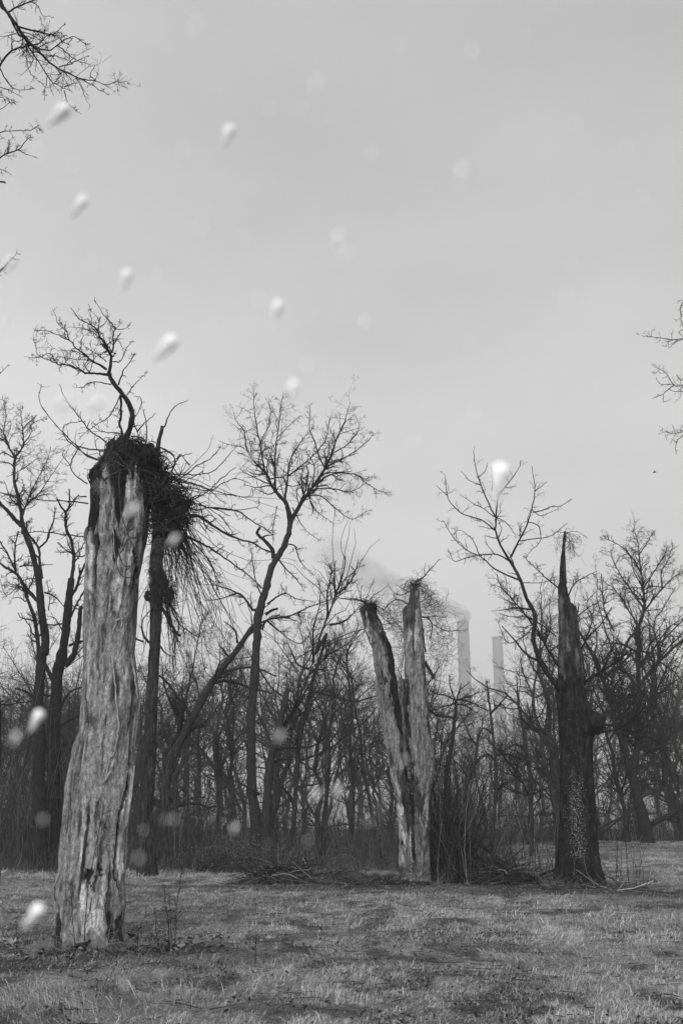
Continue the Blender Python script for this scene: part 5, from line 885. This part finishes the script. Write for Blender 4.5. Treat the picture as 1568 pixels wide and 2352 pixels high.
rg = np.random.default_rng(17); n = 700; d = np.exp(rg.uniform(math.log(8.6), math.log(34), n)); x = rg.uniform(-.38, .38, n) * (d + 1); a = rg.uniform(0, 6.28, n); L_ = rg.gamma(2, .03, n)[:, None]; o = [np.stack([x, d, 0 * x], -1)]; v = np.stack([np.cos(a), np.sin(a), 0 * a], -1)
for q in range(4): v = unit(v + rg.normal(size=(n, 3)) * .2 * [1, 1, 0]); o.append(o[-1] + v * L_)
C = np.stack(o, 1); C[..., 2] = Hh(C[..., 0], C[..., 1]) + .03; T = Tubes(); T.add(C, (rg.uniform(.002, .006, n))[:, None] * np.linspace(1, .6, 5)[None], 4); V, Fq = T.arrays(); tag(mesh_obj('twig_litter', V, [Fq], M['brush'], attrs={'tone': .05 * np.exp(.4 * T.rnd)}), 'small fallen twigs scattered in the grass', 'twigs', kind='stuff')
# ---- power-station chimneys and their smoke
def chimney(lb, px, ytop, wpx, DD):
    top = at(px, ytop, DD); r1 = wpx / 2 * mpp(ytop, DD); H = top[2]; r = empty('chimney', (top[0], DD, 0), lb, 'chimney', 'power station chimneys')
    def lathe(zs, rs, nm, m, n=48):
        th = np.arange(n) / n * 2 * math.pi; V = np.stack([top[0] + np.outer(rs, np.cos(th)), DD + np.outer(rs, np.sin(th)), np.repeat(np.array(zs, float)[:, None], n, 1)], -1).reshape(-1, 3)
        i = np.arange(len(zs) - 1)[:, None] * n; j = np.arange(n)[None]; j2 = (j + 1) % n; return mesh_obj(nm, V, [np.stack([i + j, i + j2, i + n + j2, i + n + j], -1).reshape(-1, 4)], m, r)
    lathe([-2, 20, 60, H - 4], [r1 * 1.75, r1 * 1.55, r1 * 1.25, r1 * 1.0], 'shaft', M['concrete']); lathe([H - 4, H - 4, H, H, H - 3], [r1, r1 * 1.08, r1 * 1.06, r1 * .85, r1 * .85], 'rim', M['band'])
    for zb_ in (H - 38, H - 75): lathe([zb_, zb_, zb_ + .8, zb_ + .8], [r1 * 1.08, r1 * 1.22, r1 * 1.22, r1 * 1.06], 'walkway', M['band'])
    return top, r1
tp, r1 = chimney('taller left smoking chimney of the far power station', 1062, 1427, 26, 1150)
chimney('shorter right chimney of the far power station, without a plume', 1141, 1463, 23, 1280)
# smoke plume: a closed body of thin grey vapour drifting left and up
cp = catmull([(1062, 1430), (1066, 1412), (1046, 1398), (1010, 1392), (960, 1372), (900, 1345), (840, 1305), (770, 1265), (700, 1225)], 6); nn = len(cp); C = at(cp[:, 0], cp[:, 1], 1150.0); C[:, 1] += np.linspace(0, 30, nn)
rd = np.interp(np.arange(nn), [0, 6, 12, 24, 36, nn - 1], [13, 16, 24, 38, 52, 60]) * mpp(1400, 1150); T = Tubes(); T.add(np.vstack([C[0], C, C[-1]]), np.concatenate([[.1], rd, [.1]]), 20)
sm = bpy.data.materials.new('smoke'); sm.use_nodes = True; t = sm.node_tree; t.nodes.clear(); N = t.nodes.new; L = t.links.new; o = N('ShaderNodeOutputMaterial'); pv = N('ShaderNodeVolumePrincipled'); pv.inputs['Color'].default_value = (.82, .82, .82, 1); pv.inputs['Anisotropy'].default_value = .2
tcn = N('ShaderNodeTexCoord'); nz_ = N('ShaderNodeTexNoise'); nz_.inputs['Scale'].default_value = .045; nz_.inputs['Detail'].default_value = 4; L(tcn.outputs['Object'], nz_.inputs['Vector']); mrr = N('ShaderNodeMapRange'); L(nz_.outputs[0], mrr.inputs[0]); mrr.inputs[1].default_value = .42; mrr.inputs[2].default_value = .68; mrr.inputs[3].default_value = 0
spx = N('ShaderNodeSeparateXYZ'); L(tcn.outputs['Object'], spx.inputs[0]); fd = N('ShaderNodeMapRange'); L(spx.outputs['X'], fd.inputs[0]); fd.inputs[1].default_value = C[-1][0]; fd.inputs[2].default_value = C[2][0]; fd.inputs[3].default_value = .018; fd.inputs[4].default_value = 1.6
mm = N('ShaderNodeMath'); mm.operation = 'MULTIPLY'; L(mrr.outputs[0], mm.inputs[0]); L(fd.outputs[0], mm.inputs[1]); 
Xa, Xb = float(C[:, 0].min()), float(C[:, 0].max()); Za, Zb = float(C[:, 2].min()), float(C[:, 2].max()); Rm = float(rd.max())
tX = N('ShaderNodeMapRange'); L(spx.outputs['X'], tX.inputs[0]); tX.inputs[1].default_value = Xa; tX.inputs[2].default_value = Xb
od = np.argsort(C[:, 0]); xs_ = (C[od, 0] - Xa) / (Xb - Xa); st = np.linspace(0, 1, 16); zc_ = np.interp(st, xs_, (C[od, 2] - Za) / (Zb - Za)); rc_ = np.interp(st, xs_, rd[od] / Rm)
def rampof(vals):
    q = N('ShaderNodeValToRGB'); L(tX.outputs[0], q.inputs[0])
    for i_, (p_, v_) in enumerate(zip(st, vals)):
        e_ = q.color_ramp.elements[i_] if i_ < 2 else q.color_ramp.elements.new(float(p_)); e_.position = float(p_); e_.color = (float(v_),) * 3 + (1,)
    return q.outputs[0]
def mth(op, a_, b_=None, c_=None):
    q = N('ShaderNodeMath'); q.operation = op
    for i_, v_ in enumerate((a_, b_, c_)):
        if v_ is None: continue
        if isinstance(v_, (int, float)): q.inputs[i_].default_value = float(v_)
        else: L(v_, q.inputs[i_])
    return q.outputs[0]
zz_ = mth('MULTIPLY_ADD', rampof(zc_), Zb - Za, Za); rr_ = mth('MULTIPLY', rampof(rc_), Rm); yy_ = mth('MULTIPLY_ADD', tX.outputs[0], -30.0, 1180.0)
q2 = mth('ADD', mth('POWER', mth('DIVIDE', mth('SUBTRACT', spx.outputs['Z'], zz_), rr_), 2.0), mth('POWER', mth('DIVIDE', mth('SUBTRACT', spx.outputs['Y'], yy_), rr_), 2.0))
fall = mth('MAXIMUM', mth('SUBTRACT', 1.0, q2), 0.0); L(mth('MULTIPLY', mm.outputs[0], fall), pv.inputs['Density']); L(pv.outputs[0], o.inputs['Volume'])
tag(T.build('smoke_plume', sm), 'thin grey smoke plume drifting left from the taller chimney', 'smoke', kind='stuff')

# ---- small bird in the sky at the right
bp = at(1502, 1085, 55.0); r = empty('bird', bp, 'tiny dark bird high in the sky at the right', 'bird')
T = Tubes(); T.add(bp + np.array([[-.10, 0, 0], [-.06, 0, .01], [0, 0, .015], [.06, 0, .01], [.085, 0, .02], [.11, 0, .015]]), [.012, .03, .04, .028, .024, .004], 8); T.build('body', M['bird'], r)
for sg in (-1, 1): mesh_obj('wing', bp + np.array([[-.04, 0, .01], [.04, 0, .01], [.02, sg * .12, .05], [-.05, sg * .1, .05], [-.05, sg * .24, .02], [0, sg * .14, .058]]), [np.array([[0, 1, 2, 3]]), np.array([[3, 2, 4]])], M['bird'], r)

# ---- falling wet snow close to the camera: loose clumps of ice grains, each with a thinning trail of crumbs
def flake_mesh(seed, n, tail, grain, solid):
    rg = np.random.default_rng(seed); k = int(n * (.12 if solid else .5)); head = unit(rg.normal(size=(k, 3))) * (rg.random(k) ** .4)[:, None] * .5
    tn_ = n - k; tt = rg.beta(1.0, 2.0, tn_) * tail; tl = np.stack([rg.normal(0, .26, tn_) * (1 - .12 * tt), rg.normal(0, .26, tn_), -tt], -1)
    core = 0; p = np.concatenate([head * [1, 1, 1.25], tl]); N_ = len(p); s = grain * rg.uniform(.5, 1.5, N_); p[:core] *= .55; s[:core] = grain * 4.2 * rg.uniform(.8, 1.1, core)
    oc = np.array([[1, 0, 0], [-1, 0, 0], [0, 1, 0], [0, -1, 0], [0, 0, 1], [0, 0, -1]], float); fc = np.array([[0, 2, 4], [2, 1, 4], [1, 3, 4], [3, 0, 4], [2, 0, 5], [1, 2, 5], [3, 1, 5], [0, 3, 5]])
    V = p[:, None] + oc[None] * s[:, None, None]; Ft = (np.arange(N_)[:, None, None] * 6 + fc[None]).reshape(-1, 3); V = V.reshape(-1, 3); Q4 = np.zeros((0, 4), int)
    if solid:                        # the packed heart of the clump
        a_, b_ = 22, 32; t_ = np.linspace(0, math.pi, a_)[:, None]; f_ = (np.arange(b_) / b_ * 2 * math.pi)[None]; ux, uy, uz = np.sin(t_) * np.cos(f_), np.sin(t_) * np.sin(f_), np.cos(t_) + 0 * f_
        q_ = .52 * (1 + .28 * fbm(ux * 2.5, uy * 2.5, uz * 2.5, seed, 3)); tp_ = np.where(uz < 0, 1 + .7 * uz, 1.0); B = np.stack([ux * q_ * tp_, uy * q_ * tp_, uz * q_ * np.where(uz < 0, 4.0, 1.1)], -1).reshape(-1, 3)
        i = np.arange(a_ - 1)[:, None] * b_; j = np.arange(b_)[None]; j2 = (j + 1) % b_; Q4 = np.stack([i + j, i + b_ + j, i + b_ + j2, i + j2], -1).reshape(-1, 4) + len(V); V = np.concatenate([V, B])
    o = mesh_obj('snowflake', V, [Ft, Q4], M['snow'], None, col=False); return o.data
FM = {'bright': [flake_mesh(s_, 150, 1.9, .05, True) for s_ in (1, 2, 3, 10)], 'mid': [flake_mesh(s_, 110, 1.6, .045, True) for s_ in (4, 5, 9)], 'faint': [flake_mesh(s_, 40, .8, .04, True) for s_ in (6, 7, 8)]}
FL = [('bright', 148, 252, 34, 48), ('bright', 528, 300, 26, 22), ('bright', 190, 462, 26, 32), ('bright', 292, 632, 26, 20), ('bright', 638, 702, 26, 18), ('bright', 392, 786, 36, 45), ('bright', 674, 886, 26, 14), ('bright', 1148, 1085, 46, 10), ('mid', 362, 628, 14, 12), ('mid', 150, 922, 42, 48), ('mid', 226, 925, 36, 45), ('mid', 28, 600, 34, 40),
      ('mid', 10, 740, 18, 20), ('bright', 90, 1642, 26, 30), ('mid', 38, 1688, 26, 20), ('bright', 88, 2090, 32, 42), ('mid', 286, 2258, 18, 6), ('mid', 928, 1742, 14, 8), ('mid', 540, 1898, 18, 20), ('mid', 1145, 2068, 14, 12), ('mid', 404, 1235, 26, 45), ('mid', 334, 1330, 16, 30), ('mid', 310, 1165, 30, 50), ('mid', 228, 1115, 12, 12), ('mid', 644, 1686, 20, 25), ('mid', 381, 1880, 10, 12), ('mid', 330, 1905, 9, 6),
      ('mid', 778, 1812, 24, 30), ('mid', 728, 1820, 22, 30), ('mid', 575, 1050, 26, 30), ('faint', 420, 343, 14, 10), ('faint', 462, 519, 22, 10), ('faint', 557, 543, 12, 10), ('faint', 598, 686, 20, 10), ('faint', 778, 540, 40, 10), ('faint', 797, 580, 36, 30), ('faint', 838, 740, 30, 20), ('faint', 727, 187, 34, 10), ('faint', 1083, 113, 24, 10), ('faint', 1297, 678, 14, 10), ('faint', 410, 908, 28, 30), ('faint', 87, 347, 24, 10),
      ('faint', 244, 1820, 20, 20), ('faint', 708, 1928, 18, 20), ('faint', 848, 1885, 18, 20), ('faint', 872, 1860, 14, 12), ('faint', 400, 1880, 22, 30), ('faint', 1322, 2145, 30, 20), ('faint', 905, 1700, 26, 20), ('faint', 368, 2235, 12, 10), ('faint', 320, 1968, 26, 20), ('faint', 452, 55, 30, 10), ('faint', 1090, 945, 14, 10), ('faint', 1078, 786, 12, 10), ('faint', 694, 245, 14, 10), ('faint', 620, 245, 18, 10), ('faint', 852, 346, 18, 10), ('faint', 1060, 390, 40, 10),
      ('faint', 705, 836, 18, 10), ('faint', 240, 145, 26, 10), ('faint', 918, 102, 12, 10), ('faint', 30, 430, 24, 10), ('faint', 950, 1010, 14, 10), ('faint', 100, 1880, 24, 10), ('faint', 500, 1660, 14, 10), ('faint', 1178, 1680, 16, 10), ('faint', 1240, 900, 12, 10), ('faint', 1440, 2080, 14, 10)]
rg = np.random.default_rng(3); SF = []
for q in range(30): FL.append(('faint', float(rg.uniform(40, 1540)), float(rg.uniform(30, 1500)), float(rg.uniform(6, 12)), 15))
def where(px, py):
    v = 'high' if py < 400 else 'upper' if py < 850 else 'middle' if py < 1500 else 'low' if py < 2000 else 'lowest'
    near = [(100, 1640, 'over the far left trunks'), (240, 1500, 'over the big weathered trunk'), (390, 1240, 'over the hanging vines'), (380, 1880, 'over the broken dark tree'), (600, 1850, 'beside the foot of the tallest bent tree'), (650, 1100, 'beside the tallest bent crown'), (780, 1850, 'left of the forked snag'), (920, 1750, 'over the forked snag'), (1140, 1100, 'above the right limb of the spiked tree'), (1180, 1700, 'below the chimneys'),
            (100, 2100, 'in the left grass'), (300, 2250, 'in the grass below the weathered trunk'), (1150, 2080, 'in the grass below the brush heap'), (1330, 2130, 'in the right grass'), (180, 930, 'left of the young tree on the weathered trunk'), (390, 830, 'right of the young tree on the weathered trunk'), (150, 270, 'under the overhanging top left branches'), (200, 500, 'in the open left sky'), (500, 400, 'in the open sky left of centre'), (780, 600, 'in the open middle sky'), (1080, 200, 'in the open upper right sky'), (1250, 750, 'in the open right sky'), (40, 600, 'at the left edge of the sky')]
    return v, min(near, key=lambda q: (q[0] - px) ** 2 + (q[1] - py) ** 2)[2]
use = {}
for kind, px, py, wpx, tilt in FL:
    dist = {'bright': .58, 'mid': .45, 'faint': .36}[kind] * rg.uniform(.85, 1.15); p = at(px, py, dist * (cT - (CY - py) / F * sT) * 1.0)
    me = FM[kind][int(rg.integers(0, len(FM[kind])))]
    v, wn = where(px, py); adj = {'bright': 'bright dense white', 'mid': 'soft translucent', 'faint': 'faint sparse'}[kind]; szw = 'large' if wpx > 28 else 'medium' if wpx > 17 else 'small'
    lb = f'{szw} {adj} snowflake {wn}'; use[lb] = use.get(lb, 0) + 1
    o = bpy.data.objects.new('snowflake', me); COL.objects.link(o); tag(o, lb, 'snowflake', 'snowflakes falling close to the camera')
    SF.append((px, o)); o.location = [float(q) for q in p]; o.rotation_euler = (0.25, math.radians(tilt), 0); s = wpx * (.72 if py > 1550 and kind == 'faint' else 1) * {'bright': .80, 'mid': .45, 'faint': .36}[kind] * mpp(1176, dist); o.scale = (s, s, s)

single_out(SF)
# ---- the air: thin haze that pales the far wood and the chimneys
hz = bpy.data.materials.new('haze'); hz.use_nodes = True; t = hz.node_tree; t.nodes.clear(); o = t.nodes.new('ShaderNodeOutputMaterial'); pv = t.nodes.new('ShaderNodeVolumePrincipled'); pv.inputs['Color'].default_value = (.98, .98, .98, 1); pv.inputs['Density'].default_value = .00066; pv.inputs['Anisotropy'].default_value = 0.1; t.links.new(pv.outputs[0], o.inputs['Volume'])
x0, x1, y0, y1, zz0, zz1 = -1450, 1450, -1450, 1450, -3, 300
V = [(x, y, z) for x in (x0, x1) for y in (y0, y1) for z in (zz0, zz1)]
tag(mesh_obj('haze', V, [np.array([[0, 1, 3, 2], [4, 6, 7, 5], [0, 4, 5, 1], [2, 3, 7, 6], [0, 2, 6, 4], [1, 5, 7, 3]])], hz, smooth=False), 'thin pale winter haze filling the air', 'haze', kind='stuff')
